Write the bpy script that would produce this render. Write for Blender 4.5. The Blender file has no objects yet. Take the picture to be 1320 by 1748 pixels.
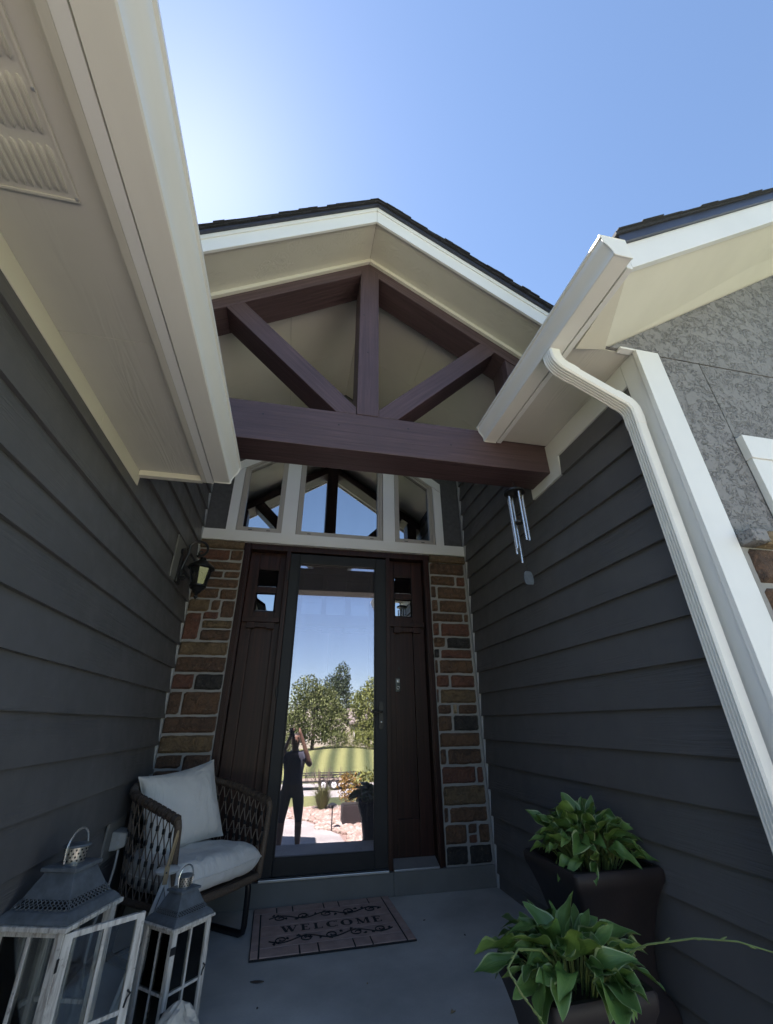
import bpy, bmesh, math, random
from mathutils import Vector, Matrix, noise
R = math.radians
rnd = random.Random(7)
SC = bpy.context.scene
COL = SC.collection

# ------------------------------------------------------------------ camera
def cam_axes(yaw, pitch, roll):
    sy, cy, sp, cp = math.sin(yaw), math.cos(yaw), math.sin(pitch), math.cos(pitch)
    f = Vector((sy*cp, cy*cp, sp)); rt = Vector((cy, -sy, 0)); up = rt.cross(f)
    cr, sr = math.cos(roll), math.sin(roll)
    return rt*cr + up*sr, up*cr - rt*sr, f
CAM = Vector((0, -3.86, 1.108))
crt, cup, cfw = cam_axes(R(12.31), R(27.01), R(-0.586))
cd = bpy.data.cameras.new('camera'); cam = bpy.data.objects.new('camera', cd); COL.objects.link(cam)
cd.sensor_fit = 'HORIZONTAL'; cd.sensor_width = 36; cd.lens = 36*707.78/1320
cd.clip_start = 0.05; cd.clip_end = 3000
cam.matrix_world = Matrix(((crt.x, cup.x, -cfw.x, CAM.x), (crt.y, cup.y, -cfw.y, CAM.y), (crt.z, cup.z, -cfw.z, CAM.z), (0, 0, 0, 1)))
SC.camera = cam

# ------------------------------------------------------------------ sky, sun, exposure
SUN_EL, SUN_AZ = R(58.95), R(-30.6)          # azimuth from +Y towards +X
W = bpy.data.worlds.new('World'); SC.world = W; W.use_nodes = True
wn = W.node_tree.nodes; wl = W.node_tree.links
sky = wn.new('ShaderNodeTexSky'); sky.sky_type = 'NISHITA'; sky.sun_disc = False
sky.sun_elevation = SUN_EL; sky.sun_rotation = SUN_AZ
sky.altitude = 300; sky.air_density = 1.0; sky.dust_density = 0.18; sky.ozone_density = 1.6
bg = wn['Background']; bg.inputs['Strength'].default_value = 0.053
wl.new(sky.outputs[0], bg.inputs['Color'])
ld = bpy.data.lights.new('sun', 'SUN'); ld.energy = 5.0; ld.angle = R(0.53); ld.color = (1, 0.965, 0.92)
sun = bpy.data.objects.new('sun', ld); COL.objects.link(sun)
sd = Vector((math.sin(SUN_AZ)*math.cos(SUN_EL), math.cos(SUN_AZ)*math.cos(SUN_EL), math.sin(SUN_EL)))
sun.rotation_euler = sd.to_track_quat('Z', 'Y').to_euler(); sun.location = (0, 0, 20)
vs = SC.view_settings; vs.view_transform = 'Standard'; vs.look = 'None'; vs.gamma = 1; vs.exposure = 2.36
vs.use_curve_mapping = False
SC.render.engine = 'CYCLES'
cy = SC.cycles; cy.use_denoising = True; cy.max_bounces = 10; cy.diffuse_bounces = 5; cy.glossy_bounces = 5
cy.transparent_max_bounces = 16; cy.sample_clamp_indirect = 6; cy.caustics_reflective = False; cy.caustics_refractive = False

# ------------------------------------------------------------------ materials
def nodes(name):
    m = bpy.data.materials.new(name); m.use_nodes = True
    nt = m.node_tree; b = nt.nodes['Principled BSDF']
    return m, nt, b
def L(nt, a, b): nt.links.new(a, b)
def pos(nt, scale=(1, 1, 1), rot=(0, 0, 0), obj=False):
    if obj:
        g = nt.nodes.new('ShaderNodeTexCoord').outputs['Object']
    else:
        g = nt.nodes.new('ShaderNodeNewGeometry').outputs['Position']
    mp = nt.nodes.new('ShaderNodeMapping'); mp.inputs['Scale'].default_value = scale; mp.inputs['Rotation'].default_value = rot
    L(nt, g, mp.inputs['Vector']); return mp.outputs[0]
def noi(nt, vec, scale, detail=3, rough=.55, dist=0):
    n = nt.nodes.new('ShaderNodeTexNoise'); n.inputs['Scale'].default_value = scale; n.inputs['Detail'].default_value = detail
    n.inputs['Roughness'].default_value = rough; n.inputs['Distortion'].default_value = dist
    L(nt, vec, n.inputs['Vector']); return n.outputs['Fac']
def ramp(nt, fac, stops, interp='LINEAR'):
    r = nt.nodes.new('ShaderNodeValToRGB'); r.color_ramp.interpolation = interp
    e = r.color_ramp.elements
    while len(e) < len(stops): e.new(.5)
    for el, (p, c) in zip(e, stops): el.position = p; el.color = (*c, 1) if len(c) == 3 else c
    L(nt, fac, r.inputs[0]); return r.outputs[0]
def bump(nt, b, h, strength=.3, dist=.01, prev=None):
    n = nt.nodes.new('ShaderNodeBump'); n.inputs['Strength'].default_value = strength; n.inputs['Distance'].default_value = dist
    L(nt, h, n.inputs['Height'])
    if prev: L(nt, prev.outputs[0], n.inputs['Normal'])
    L(nt, n.outputs[0], b.inputs['Normal']); return n
def mixc(nt, f, a, b_):
    m = nt.nodes.new('ShaderNodeMix'); m.data_type = 'RGBA'; m.blend_type = 'MIX'
    if isinstance(f, float): m.inputs[0].default_value = f
    else: L(nt, f, m.inputs[0])
    for i, v in ((6, a), (7, b_)):
        if isinstance(v, tuple): m.inputs[i].default_value = (*v, 1)
        else: L(nt, v, m.inputs[i])
    return m.outputs[2]
def dk(c, k): return tuple(x*k for x in c)
def paint(name, c, rough=.5, var=.12, sc=6, bs=.15, bsc=60, scale=(1, 1, 1), spec=.5, metal=0):
    m, nt, b = nodes(name)
    v = pos(nt, scale); n = noi(nt, v, sc, 5)
    L(nt, ramp(nt, n, [(.3, dk(c, 1-var)), (.7, dk(c, 1+var))]), b.inputs['Base Color'])
    b.inputs['Roughness'].default_value = rough; b.inputs['Metallic'].default_value = metal
    b.inputs['Specular IOR Level'].default_value = spec
    if bs: bump(nt, b, noi(nt, v, bsc, 3), bs, .003)
    return m
def grain(name, c, axis, rough=.5, var=.35, fine=90, along=3, bs=.35, spec=.5, c2=None, amt=.003, rot=0):
    """wood-grain: noise stretched along one axis (0,1,2)"""
    m, nt, b = nodes(name)
    s = [fine, fine, fine]; s[axis] = along
    pr = pos(nt, (1, 1, 1), (0, rot, 0)); mp = nt.nodes.new('ShaderNodeMapping'); mp.inputs['Scale'].default_value = tuple(s); L(nt, pr, mp.inputs['Vector']); v = mp.outputs[0]; n = noi(nt, v, 1, 4, .6, .6)
    big = noi(nt, pos(nt, (2, 2, 2)), 1.7, 4)
    col = ramp(nt, n, [(.28, dk(c, 1-var)), (.5, c), (.75, dk(c, 1+var) if not c2 else c2)])
    L(nt, mixc(nt, ramp(nt, big, [(.35, (0, 0, 0)), (.7, (.55, .55, .55))]), col, dk(c, .72)), b.inputs['Base Color'])
    b.inputs['Roughness'].default_value = rough; b.inputs['Specular IOR Level'].default_value = spec
    bump(nt, b, n, bs, amt)
    return m
M = {}
def siding():
    m, nt, b = nodes('siding_paint')
    v = pos(nt, (1, 1, 1)); 
    sp = pos(nt, (10, 1.1, 34)); w = noi(nt, sp, 1, 3, .5, 1.4)
    ringn = nt.nodes.new('ShaderNodeMath'); ringn.operation = 'MULTIPLY'; ringn.inputs[1].default_value = 22; L(nt, w, ringn.inputs[0])
    sn = nt.nodes.new('ShaderNodeMath'); sn.operation = 'SINE'; L(nt, ringn.outputs[0], sn.inputs[0])
    msk = ramp(nt, noi(nt, pos(nt, (1, .8, 5)), 1.3, 2), [(.5, (0, 0, 0)), (.68, (1, 1, 1))])
    mm = nt.nodes.new('ShaderNodeMath'); mm.operation = 'MULTIPLY'; L(nt, sn.outputs[0], mm.inputs[0]); L(nt, msk, mm.inputs[1])
    c = (.112, .110, .114)
    oi = nt.nodes.new('ShaderNodeObjectInfo')
    tone = ramp(nt, noi(nt, v, 1.6, 5), [(.3, dk(c, .86)), (.7, dk(c, 1.14))])
    tone = mixc(nt, ramp(nt, oi.outputs['Random'], [(0, (0, 0, 0)), (1, (.22, .22, .22))]), tone, dk(c, 1.5))
    dust = ramp(nt, noi(nt, pos(nt, (1, 1, .5)), 3.2, 6, .7), [(.55, (0, 0, 0)), (.8, (.16, .16, .16))])
    L(nt, mixc(nt, dust, tone, (.19, .185, .175)), b.inputs['Base Color'])
    L(nt, ramp(nt, noi(nt, v, 9, 4), [(.3, (.42,)*3), (.7, (.6,)*3)]), b.inputs['Roughness'])
    p = bump(nt, b, mm.outputs[0], .42, .003)
    bump(nt, b, noi(nt, pos(nt, (60, 12, 60)), 3, 3), .10, .002, p)
    return m
M['siding'] = siding()
M['white'] = paint('white_trim_paint', (.79, .79, .785), .42, .03, 3, .08, 120)
M['gutter'] = paint('white_gutter_enamel', (.80, .79, .755), .33, .045, 5, .06, 30, (1, .35, 1))
M['cream'] = paint('cream_frieze_paint', (.72, .69, .61), .5, .04, 3, .12, 90)
def soff(name, axis, c):
    m, nt, b = nodes(name)
    s = [16, 16, 16]; s[axis] = .9
    w = noi(nt, pos(nt, tuple(s)), 1, 2, .5, 1.2)
    a = nt.nodes.new('ShaderNodeMath'); a.operation = 'MULTIPLY'; a.inputs[1].default_value = 34; L(nt, w, a.inputs[0])
    sn = nt.nodes.new('ShaderNodeMath'); sn.operation = 'SINE'; L(nt, a.outputs[0], sn.inputs[0])
    s2 = [5, 5, 5]; s2[axis] = .7
    msk = ramp(nt, noi(nt, pos(nt, tuple(s2)), 1.2, 2), [(.45, (0, 0, 0)), (.65, (1, 1, 1))])
    mm = nt.nodes.new('ShaderNodeMath'); mm.operation = 'MULTIPLY'; L(nt, sn.outputs[0], mm.inputs[0]); L(nt, msk, mm.inputs[1])
    L(nt, ramp(nt, noi(nt, pos(nt), 2.2, 4), [(.3, dk(c, .94)), (.7, dk(c, 1.05))]), b.inputs['Base Color'])
    b.inputs['Roughness'].default_value = .55
    bump(nt, b, mm.outputs[0], .3, .003)
    return m
M['soffit'] = soff('soffit_panel_paint', 1, (.60, .58, .525))
M['soffit_x'] = soff('gable_soffit_paint', 0, (.60, .575, .51))
M['ceiling'] = paint('porch_ceiling_paint', (.78, .75, .68), .55, .04, 2, .1, 70)
for ax, nm in ((0, 'beam_x'), (2, 'beam_z')):
    M[nm] = grain('stained_timber_' + 'xyz'[ax], (.088, .053, .058), ax, .5, .38, 48, 1.6, .9, .5, amt=.006)
for sg, nm in ((-1, 'l'), (1, 'r')):
    M['brace_'+nm] = grain('stained_brace_'+nm, (.088, .053, .058), 0, .5, .38, 48, 1.6, .9, .5, amt=.006, rot=R(sg*45))
    M['rafter_'+nm] = grain('stained_rafter_'+nm, (.088, .053, .058), 0, .5, .38, 48, 1.6, .9, .5, amt=.006, rot=R(-sg*34.2))
M['door'] = grain('dark_door_wood', (.030, .0115, .0098), 2, .42, .7, 42, 1.1, .3, .3, (.07, .026, .018))
M['bronze'] = paint('dark_bronze_metal', (.020, .021, .025), .5, .12, 8, .05, 200, spec=.3)
M['rubberblack'] = paint('black_rubber', (.012, .012, .014), .75, .2, 30, .3, 300)
M['blackmetal'] = paint('black_metal', (.012, .012, .014), .4, .2, 12, .1, 150)
M['mortar'] = paint('grey_mortar', (.29, .285, .275), .9, .12, 9, .6, 90)
M['caulk'] = paint('light_grey_corner_strip', (.40, .41, .42), .7, .08, 5, .2, 60)
M['riser'] = paint('grey_riser_paint', (.17, .168, .16), .6, .1, 5, .15, 60)
M['concrete'] = None
def concrete(name, c, sc=1.0, stain=.75):
    m, nt, b = nodes(name)
    v = pos(nt); n1 = noi(nt, v, 1.4*sc, 6, .6); n2 = noi(nt, v, 90, 3); n3 = noi(nt, v, 9, 4)
    col = ramp(nt, n1, [(.3, dk(c, stain)), (.65, dk(c, 1.1))])
    col = mixc(nt, ramp(nt, n2, [(.35, (0, 0, 0)), (.75, (.22, .22, .22))]), col, dk(c, .6))
    col = mixc(nt, ramp(nt, n3, [(.62, (0, 0, 0)), (.8, (.25, .25, .25))]), col, dk(c, .7))
    spk = ramp(nt, noi(nt, v, 38, 5, .75), [(.66, (0, 0, 0)), (.74, (.4, .4, .4))]); col = mixc(nt, spk, col, dk(c, .45))
    wht = ramp(nt, noi(nt, pos(nt, (1.3, .8, 1)), 5.5, 6, .75), [(.62, (0, 0, 0)), (.78, (.35, .35, .35))]); col = mixc(nt, wht, col, dk(c, 1.35))
    L(nt, col, b.inputs['Base Color']); b.inputs['Roughness'].default_value = .75
    p = bump(nt, b, n2, .4, .003); bump(nt, b, n3, .1, .004, p)
    return m
M['concrete'] = concrete('porch_concrete', (.53, .53, .51), 1.0, .62)
M['walk'] = concrete('walk_concrete', (.40, .375, .345))
def stucco():
    m, nt, b = nodes('grey_stucco'); v = pos(nt, (1, 1, 1))
    # troweled skip texture: worm-like dark creases between flat islands
    w = noi(nt, v, 34, 2, .5, 1.7)
    r = ramp(nt, w, [(.425, (1, 1, 1)), (.462, (.0, .0, .0)), (.488, (.0, .0, .0)), (.515, (1, 1, 1))])
    msk = ramp(nt, noi(nt, v, 17, 2, .5, .5), [(.46, (0, 0, 0)), (.56, (1, 1, 1))])
    h = nt.nodes.new('ShaderNodeMath'); h.operation = 'MAXIMUM'; L(nt, r, h.inputs[0]); L(nt, msk, h.inputs[1]); h = h.outputs[0]
    pit = ramp(nt, noi(nt, v, 75, 2, .5), [(.30, (.35, .35, .35)), (.38, (1, 1, 1))])
    hm = nt.nodes.new('ShaderNodeMath'); hm.operation = 'MULTIPLY'; L(nt, h, hm.inputs[0]); L(nt, pit, hm.inputs[1]); h = hm.outputs[0]
    c = (.235, .232, .238)
    L(nt, mixc(nt, h, dk(c, .72), ramp(nt, noi(nt, v, 2, 3), [(.3, dk(c, .94)), (.7, dk(c, 1.05))])), b.inputs['Base Color'])
    b.inputs['Roughness'].default_value = .85
    p = bump(nt, b, h, 1.0, .008); p = bump(nt, b, noi(nt, v, 30, 3), .5, .006, p); bump(nt, b, noi(nt, v, 150, 2), .15, .002, p)
    return m
M['stucco'] = stucco()
M['stucco_dark'] = paint('dark_grey_stucco', (.085, .085, .09), .9, .15, 30, .8, 60)
def stone(name, c, c2):
    m, nt, b = nodes(name); v = pos(nt)
    n = noi(nt, v, 14, 6, .68, .8); n2 = noi(nt, v, 55, 4, .7)
    col = ramp(nt, n, [(.26, dk(c2, .7)), (.45, c), (.58, c2), (.78, dk(c, 1.45))])
    col = mixc(nt, ramp(nt, n2, [(.6, (0, 0, 0)), (.78, (.6, .6, .6))]), col, (.36, .31, .25))
    L(nt, col, b.inputs['Base Color']); b.inputs['Roughness'].default_value = .82
    p = bump(nt, b, n, 1.0, .035); bump(nt, b, n2, .9, .012, p)
    return m
ST = [stone('brown_stone', (.175, .100, .060), (.105, .066, .044)), stone('tan_stone', (.205, .142, .080), (.13, .092, .057)),
      stone('red_stone', (.175, .078, .053), (.125, .063, .048)), stone('charcoal_stone', (.050, .046, .044), (.030, .028, .028)), stone('umber_stone', (.145, .085, .056), (.085, .055, .041)),
      stone('cream_stone', (.46, .37, .25), (.30, .22, .14))]
M['cap'] = stone('ledge_stone', (.20, .14, .085), (.14, .10, .065))
def shingle():
    m, nt, b = nodes('charcoal_shingle'); v = pos(nt)
    L(nt, ramp(nt, noi(nt, v, 160, 3, .7), [(.3, (.012, .013, .017)), (.7, (.05, .05, .058))]), b.inputs['Base Color'])
    b.inputs['Roughness'].default_value = .9; bump(nt, b, noi(nt, v, 200, 2), .6, .004); return m
M['shingle'] = shingle()
M['drip'] = paint('dark_blue_drip_edge', (.035, .04, .065), .35, .08, 5, 0)
def glass(name, refl, tint, see=(.75, .78, .8), r=.0, haze=0):
    m = bpy.data.materials.new(name); m.use_nodes = True; nt = m.node_tree
    for n in list(nt.nodes): nt.nodes.remove(n)
    o = nt.nodes.new('ShaderNodeOutputMaterial'); mx = nt.nodes.new('ShaderNodeMixShader')
    t = nt.nodes.new('ShaderNodeBsdfTransparent'); t.inputs[0].default_value = (*see, 1)
    g = nt.nodes.new('ShaderNodeBsdfGlossy'); g.inputs['Roughness'].default_value = r
    v = pos(nt, (1, 1, .25)); smear = ramp(nt, noi(nt, v, 5, 4), [(.35, tint), (.75, dk(tint, .94))]); L(nt, smear, g.inputs[0])
    bn = nt.nodes.new('ShaderNodeBump'); bn.inputs['Strength'].default_value = .018; bn.inputs['Distance'].default_value = .01
    L(nt, noi(nt, pos(nt), 2.2, 1), bn.inputs['Height']); L(nt, bn.outputs[0], g.inputs['Normal'])
    lw = nt.nodes.new('ShaderNodeFresnel'); lw.inputs[0].default_value = 1.5
    ad = nt.nodes.new('ShaderNodeMath'); ad.operation = 'ADD'; ad.inputs[1].default_value = refl - .04; ad.use_clamp = True
    L(nt, lw.outputs[0], ad.inputs[0]); L(nt, ad.outputs[0], mx.inputs[0])
    L(nt, t.outputs[0], mx.inputs[1]); L(nt, g.outputs[0], mx.inputs[2]); L(nt, mx.outputs[0], o.inputs[0])
    if haze:
        df = nt.nodes.new('ShaderNodeBsdfDiffuse'); df.inputs[0].default_value = (.66, .62, .70, 1); m2 = nt.nodes.new('ShaderNodeMixShader')  # pale lavender haze painted over the pane to lift its reflection
        fl = ramp(nt, noi(nt, pos(nt, (1, 1, .45)), 3.5, 5, .65), [(.3, (haze*.7,)*3), (.75, (haze*1.5,)*3)])
        L(nt, fl, m2.inputs[0]); L(nt, mx.outputs[0], m2.inputs[1]); L(nt, df.outputs[0], m2.inputs[2]); L(nt, m2.outputs[0], o.inputs[0])
    return m
M['storm_glass'] = glass('coated_storm_glass', .36, (1.0, .92, 1.0), haze=.05)
M['win_glass'] = glass('coated_window_glass', .52, (.95, .97, 1.0), (.3, .32, .33))
M['thin_glass'] = glass('clear_lantern_glass', .05, (1, 1, 1), (.93, .95, .95))
M['lamp_glass'] = glass('seeded_lamp_glass', .14, (.95, .95, .93), (.26, .26, .25), .10)
M['vinyl'] = paint('taupe_vinyl_frame', (.42, .385, .34), .4, .03, 4, 0)
M['interior'] = paint('dark_room_paint', (.12, .11, .10), .8, .05, 2, 0)
M['alu'] = paint('aluminium_sill', (.55, .56, .58), .35, .06, 10, .05, 80, metal=.7)
M['chrome'] = paint('brushed_aluminium_tube', (.72, .74, .75), .25, .05, 20, .03, 150, metal=.85)
M['zinc'] = paint('galvanised_zinc', (.15, .175, .205), .42, .25, 22, .15, 80, metal=.35)
M['nickel'] = paint('perforated_nickel', (.55, .53, .48), .3, .1, 20, 0, metal=.8)
def chippy():
    m, nt, b = nodes('weathered_white_wood'); v = pos(nt, (70, 70, 7)); n = noi(nt, v, 1, 5, .65, .5); n2 = noi(nt, pos(nt), 38, 4, .7)
    c1 = ramp(nt, n, [(.34, (.30, .27, .245)), (.50, (.56, .535, .50)), (.70, (.70, .68, .65))])
    L(nt, mixc(nt, ramp(nt, n2, [(.60, (0, 0, 0)), (.72, (.85, .85, .85))]), c1, (.17, .14, .12)), b.inputs['Base Color'])
    b.inputs['Roughness'].default_value = .75; p = bump(nt, b, n, .5, .003); bump(nt, b, n2, .3, .003, p); return m
M['chippy'] = chippy()
M['wicker'] = grain('brown_wicker', (.11, .082, .062), 2, .6, .5, 120, 120, .6, .3)
M['wicker_dark'] = paint('dark_wicker_band', (.05, .036, .030), .55, .3, 40, .2, 200)
M['strand'] = paint('grey_brown_strand', (.135, .105, .085), .55, .3, 40, .2, 200)
def fabric(name, c):
    m, nt, b = nodes(name); v = pos(nt)
    L(nt, ramp(nt, noi(nt, v, 5, 4), [(.3, dk(c, .9)), (.7, dk(c, 1.05))]), b.inputs['Base Color']); b.inputs['Roughness'].default_value = .9
    b.inputs['Sheen Weight'].default_value = .15
    p = bump(nt, b, noi(nt, v, 420, 2), .25, .002); bump(nt, b, noi(nt, pos(nt, (1, 1, .4)), 9, 4, .55, 1.2), .7, .03, p); return m
M['fabric'] = fabric('off_white_canvas', (.72, .71, .685))
M['mat_tile'] = paint('taupe_mat_tile', (.44, .32, .285), .9, .16, 14, .6, 260)
M['planter'] = paint('dark_brown_glazed_resin', (.021, .0145, .0145), .6, .3, 6, .25, 40)
M['soil'] = paint('potting_soil', (.02, .015, .011), .95, .4, 40, .9, 60)
def leaf(name, c, c2):
    m, nt, b = nodes(name); tc = nt.nodes.new('ShaderNodeTexCoord').outputs['UV']
    mp = nt.nodes.new('ShaderNodeMapping'); mp.inputs['Scale'].default_value = (1, 16, 1); L(nt, tc, mp.inputs[0])
    n = noi(nt, mp.outputs[0], 1.5, 2)
    oi = nt.nodes.new('ShaderNodeObjectInfo')
    base = mixc(nt, oi.outputs['Random'], c, c2)
    L(nt, mixc(nt, ramp(nt, n, [(.35, (0, 0, 0)), (.7, (.45, .45, .45))]), base, dk(c, .62)), b.inputs['Base Color'])
    b.inputs['Roughness'].default_value = .38; b.inputs['Transmission Weight'].default_value = 0
    b.inputs['Subsurface Weight'].default_value = 0
    bump(nt, b, n, .4, .004); return m
M['leaf'] = leaf('hosta_green', (.085, .165, .040), (.165, .27, .060))
M['leaf_edge'] = leaf('hosta_cream_edge', (.38, .44, .22), (.20, .30, .09))
M['stalk'] = paint('pale_green_stalk', (.13, .175, .055), .5, .2, 20, .1, 60)
M['rock'] = paint('pale_limestone', (.50, .47, .42), .85, .15, 12, 1.0, 22)
M['plastic'] = paint('grey_white_plastic', (.38, .38, .37), .45, .06, 6, .05, 50)
M['strap'] = paint('tan_leather_strap', (.36, .27, .16), .65, .15, 20, .2, 80)
M['whitewood'] = paint('whitewashed_wood', (.58, .58, .57), .65, .08, 8, .3, 50)
M['skin'] = paint('skin', (.22, .125, .085), .5, .08, 10, 0)
M['shirt'] = paint('dark_navy_cotton', (.035, .038, .055), .9, .1, 10, .2, 60)
M['shorts'] = paint('dark_olive_cotton', (.055, .048, .04), .9, .1, 10, .2, 60)
M['hair'] = paint('dark_brown_hair', (.03, .02, .014), .6, .2, 40, .3, 60)
M['bark'] = paint('tree_bark', (.09, .065, .045), .9, .3, 8, .8, 14)
M['black_screen'] = paint('phone_black', (.01, .01, .012), .15, .1, 10, 0)

# ------------------------------------------------------------------ mesh helpers
class MB:
    def __init__(s): s.v = []; s.f = []; s.m = []; s.uv = {}
    def add(s, vs, fs, mi=0):
        o = len(s.v); s.v += [Vector(v) for v in vs]
        for f in fs: s.f.append([i+o for i in f]); s.m.append(mi)
    def box(s, a, b, mi=0):
        x0, y0, z0 = a; x1, y1, z1 = b
        s.add([(x0, y0, z0), (x1, y0, z0), (x1, y1, z0), (x0, y1, z0), (x0, y0, z1), (x1, y0, z1), (x1, y1, z1), (x0, y1, z1)],
              [(0, 3, 2, 1), (4, 5, 6, 7), (0, 1, 5, 4), (1, 2, 6, 5), (2, 3, 7, 6), (3, 0, 4, 7)], mi); return s
    def prism_y(s, poly, y0, y1, mi=0):        # polygon in xz, extruded along y
        n = len(poly)
        vs = [(x, y0, z) for x, z in poly] + [(x, y1, z) for x, z in poly]
        s.add(vs, [tuple(range(n)), tuple(range(2*n-1, n-1, -1))] + [(i, i+n, (i+1) % n+n, (i+1) % n) for i in range(n)], mi); return s
    def prism_z(s, poly, z0, z1, mi=0):
        n = len(poly)
        vs = [(x, y, z0) for x, y in poly] + [(x, y, z1) for x, y in poly]
        s.add(vs, [tuple(range(n))[::-1], tuple(range(n, 2*n))] + [(i, (i+1) % n, (i+1) % n+n, i+n) for i in range(n)], mi); return s
    def prism_x(s, poly, x0, x1, mi=0):        # polygon in yz
        n = len(poly)
        vs = [(x0, y, z) for y, z in poly] + [(x1, y, z) for y, z in poly]
        s.add(vs, [tuple(range(n))[::-1], tuple(range(n, 2*n))] + [(i, (i+1) % n, (i+1) % n+n, i+n) for i in range(n)], mi); return s
    def rings(s, rings, closed=True, caps=True, mi=0):
        n = len(rings[0]); vs = [p for r in rings for p in r]; fs = []
        for k in range(len(rings)-1):
            for i in range(n if closed else n-1):
                j = (i+1) % n
                fs.append((k*n+i, k*n+j, (k+1)*n+j, (k+1)*n+i))
        if caps: fs += [tuple(range(n))[::-1], tuple(range((len(rings)-1)*n, len(rings)*n))]
        s.add(vs, fs, mi); return s
    def lathe(s, prof, seg=16, c=(0, 0), mi=0):  # prof: (r, z)
        rg = [[(c[0]+r*math.cos(2*math.pi*i/seg), c[1]+r*math.sin(2*math.pi*i/seg), z) for i in range(seg)] for r, z in prof]
        return s.rings(rg, mi=mi)
    def tube(s, pts, r, seg=8, mi=0, closed=False):
        pts = [Vector(p) for p in pts]; n = len(pts); rad = r if isinstance(r, (list, tuple)) else [r]*n
        rg = []; up = None
        for i, p in enumerate(pts):
            a = pts[(i-1) % n] if (i or closed) else p; b = pts[(i+1) % n] if (i < n-1 or closed) else p
            t = (b-a).normalized()
            if up is None:
                up = t.orthogonal().normalized()
            u = (up - t*up.dot(t))
            u = u.normalized() if u.length > 1e-6 else t.orthogonal().normalized()
            up = u; w = t.cross(u)
            rg.append([p+(u*math.cos(2*math.pi*k/seg)+w*math.sin(2*math.pi*k/seg))*rad[i] for k in range(seg)])
        if closed: rg.append(rg[0])
        return s.rings(rg, caps=not closed, mi=mi)
    def build(s, name, mat, parent=None, smooth=False, bevel=0, loc=None, rot=None):
        me = bpy.data.meshes.new(name); me.from_pydata([tuple(v) for v in s.v], [], s.f)
        for mm in (mat if isinstance(mat, (list, tuple)) else [mat]): me.materials.append(mm)
        me.polygons.foreach_set('material_index', s.m)
        bm = bmesh.new(); bm.from_mesh(me)
        bmesh.ops.recalc_face_normals(bm, faces=bm.faces[:])
        if bevel:
            try: bmesh.ops.bevel(bm, geom=[e for e in bm.edges if len(e.link_faces) == 2 and e.calc_face_angle(0) > .5], offset=bevel, segments=2, profile=.6, affect='EDGES', clamp_overlap=True)
            except Exception: pass
        bm.to_mesh(me); bm.free()
        if smooth:
            me.polygons.foreach_set('use_smooth', [True]*len(me.polygons))
            if smooth != 'all': me.set_sharp_from_angle(angle=R(40))
        return link(name, me, parent, loc, rot)
def link(name, me, parent=None, loc=None, rot=None):
    o = bpy.data.objects.new(name, me); COL.objects.link(o); o.parent = parent
    if loc is not None: o.location = loc
    if rot is not None: o.rotation_euler = rot
    return o
def tag(o, label, cat, group=None, kind=None):
    if label: o['label'] = label
    if cat: o['category'] = cat
    if group: o['group'] = group
    if kind: o['kind'] = kind
    return o
def thing(name, label, cat, loc=(0, 0, 0), rz=0, group=None):
    o = bpy.data.objects.new(name, None); COL.objects.link(o); o.location = loc; o.rotation_euler = (0, 0, rz); o.empty_display_size = .1
    return tag(o, label, cat, group)
def sub(parent, name):                          # an empty part that holds sub-parts
    o = bpy.data.objects.new(name, None); COL.objects.link(o); o.parent = parent; o.empty_display_size = .1; return o
def B(a, b, name, mat, parent, bevel=.003):
    return MB().box(a, b).build(name, mat, parent, bevel=bevel)

# ------------------------------------------------------------------ ground, steps, walk
def sm(t): t = max(0, min(1, t)); return t*t*(3-2*t)
def gz(x, y):
    z = -.62-2.28*sm((-9-y)/22)
    z += 1.75*sm((-40-y)/13)+.55*sm((-42-y)/10)*math.exp(-((x-5.5)/5)**2)
    return z
def ground():
    b = MB()
    xs = [-900, -300, -120, -60, -30, -20, -14, -10, -7, -5, -3, -1.5, 0, 1, 2, 3, 4, 5, 6, 7, 8, 9, 10.5, 12, 14, 16, 19, 22, 32, 60, 120, 300, 900]
    ys = [900, 300, 100, 40, 10, 0, -4, -7, -9, -11, -13, -15, -17, -19, -21, -23, -25, -27, -29, -31, -33, -36, -39, -40, -41.5, -43, -44.5, -46, -47.5, -49, -50.5, -52, -54, -60, -90, -150, -300, -900]
    vs = [(x, y, gz(x, y)) for y in ys for x in xs]; n = len(xs)
    b.add(vs, [(j*n+i, j*n+i+1, (j+1)*n+i+1, (j+1)*n+i) for j in range(len(ys)-1) for i in range(n-1)])
    m, nt, p = nodes('mown_lawn')
    v = pos(nt, (1, 1, 1), (0, 0, R(-7)))
    wv = nt.nodes.new('ShaderNodeTexWave'); wv.wave_type = 'BANDS'; wv.bands_direction = 'X'; wv.inputs['Scale'].default_value = .17; wv.inputs['Distortion'].default_value = .4
    L(nt, v, wv.inputs['Vector'])
    c = mixc(nt, wv.outputs['Fac'], (.040, .058, .016), (.215, .225, .080))
    c = mixc(nt, ramp(nt, noi(nt, v, 2.5, 5), [(.35, (0, 0, 0)), (.75, (.3, .3, .3))]), c, (.14, .13, .05))
    L(nt, c, p.inputs['Base Color']); p.inputs['Roughness'].default_value = .9; bump(nt, p, noi(nt, v, 40, 3), .8, .03)
    return tag(b.build('ground', m), 'mown green lawn and ground around the house', None, kind='structure')
ground()
LY = -1.82
landing = tag(MB().box((-.96, LY, -.64), (1.70, .3, 0)).build('porch_floor', M['concrete'], bevel=.012), 'grey concrete porch landing in front of the door', None, kind='structure')
tag(MB().box((-.96, -2.45, -.64), (1.70, LY-.001, -.2)).build('step_upper', M['concrete'], bevel=.012), 'upper grey concrete porch step', None, kind='structure')
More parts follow.
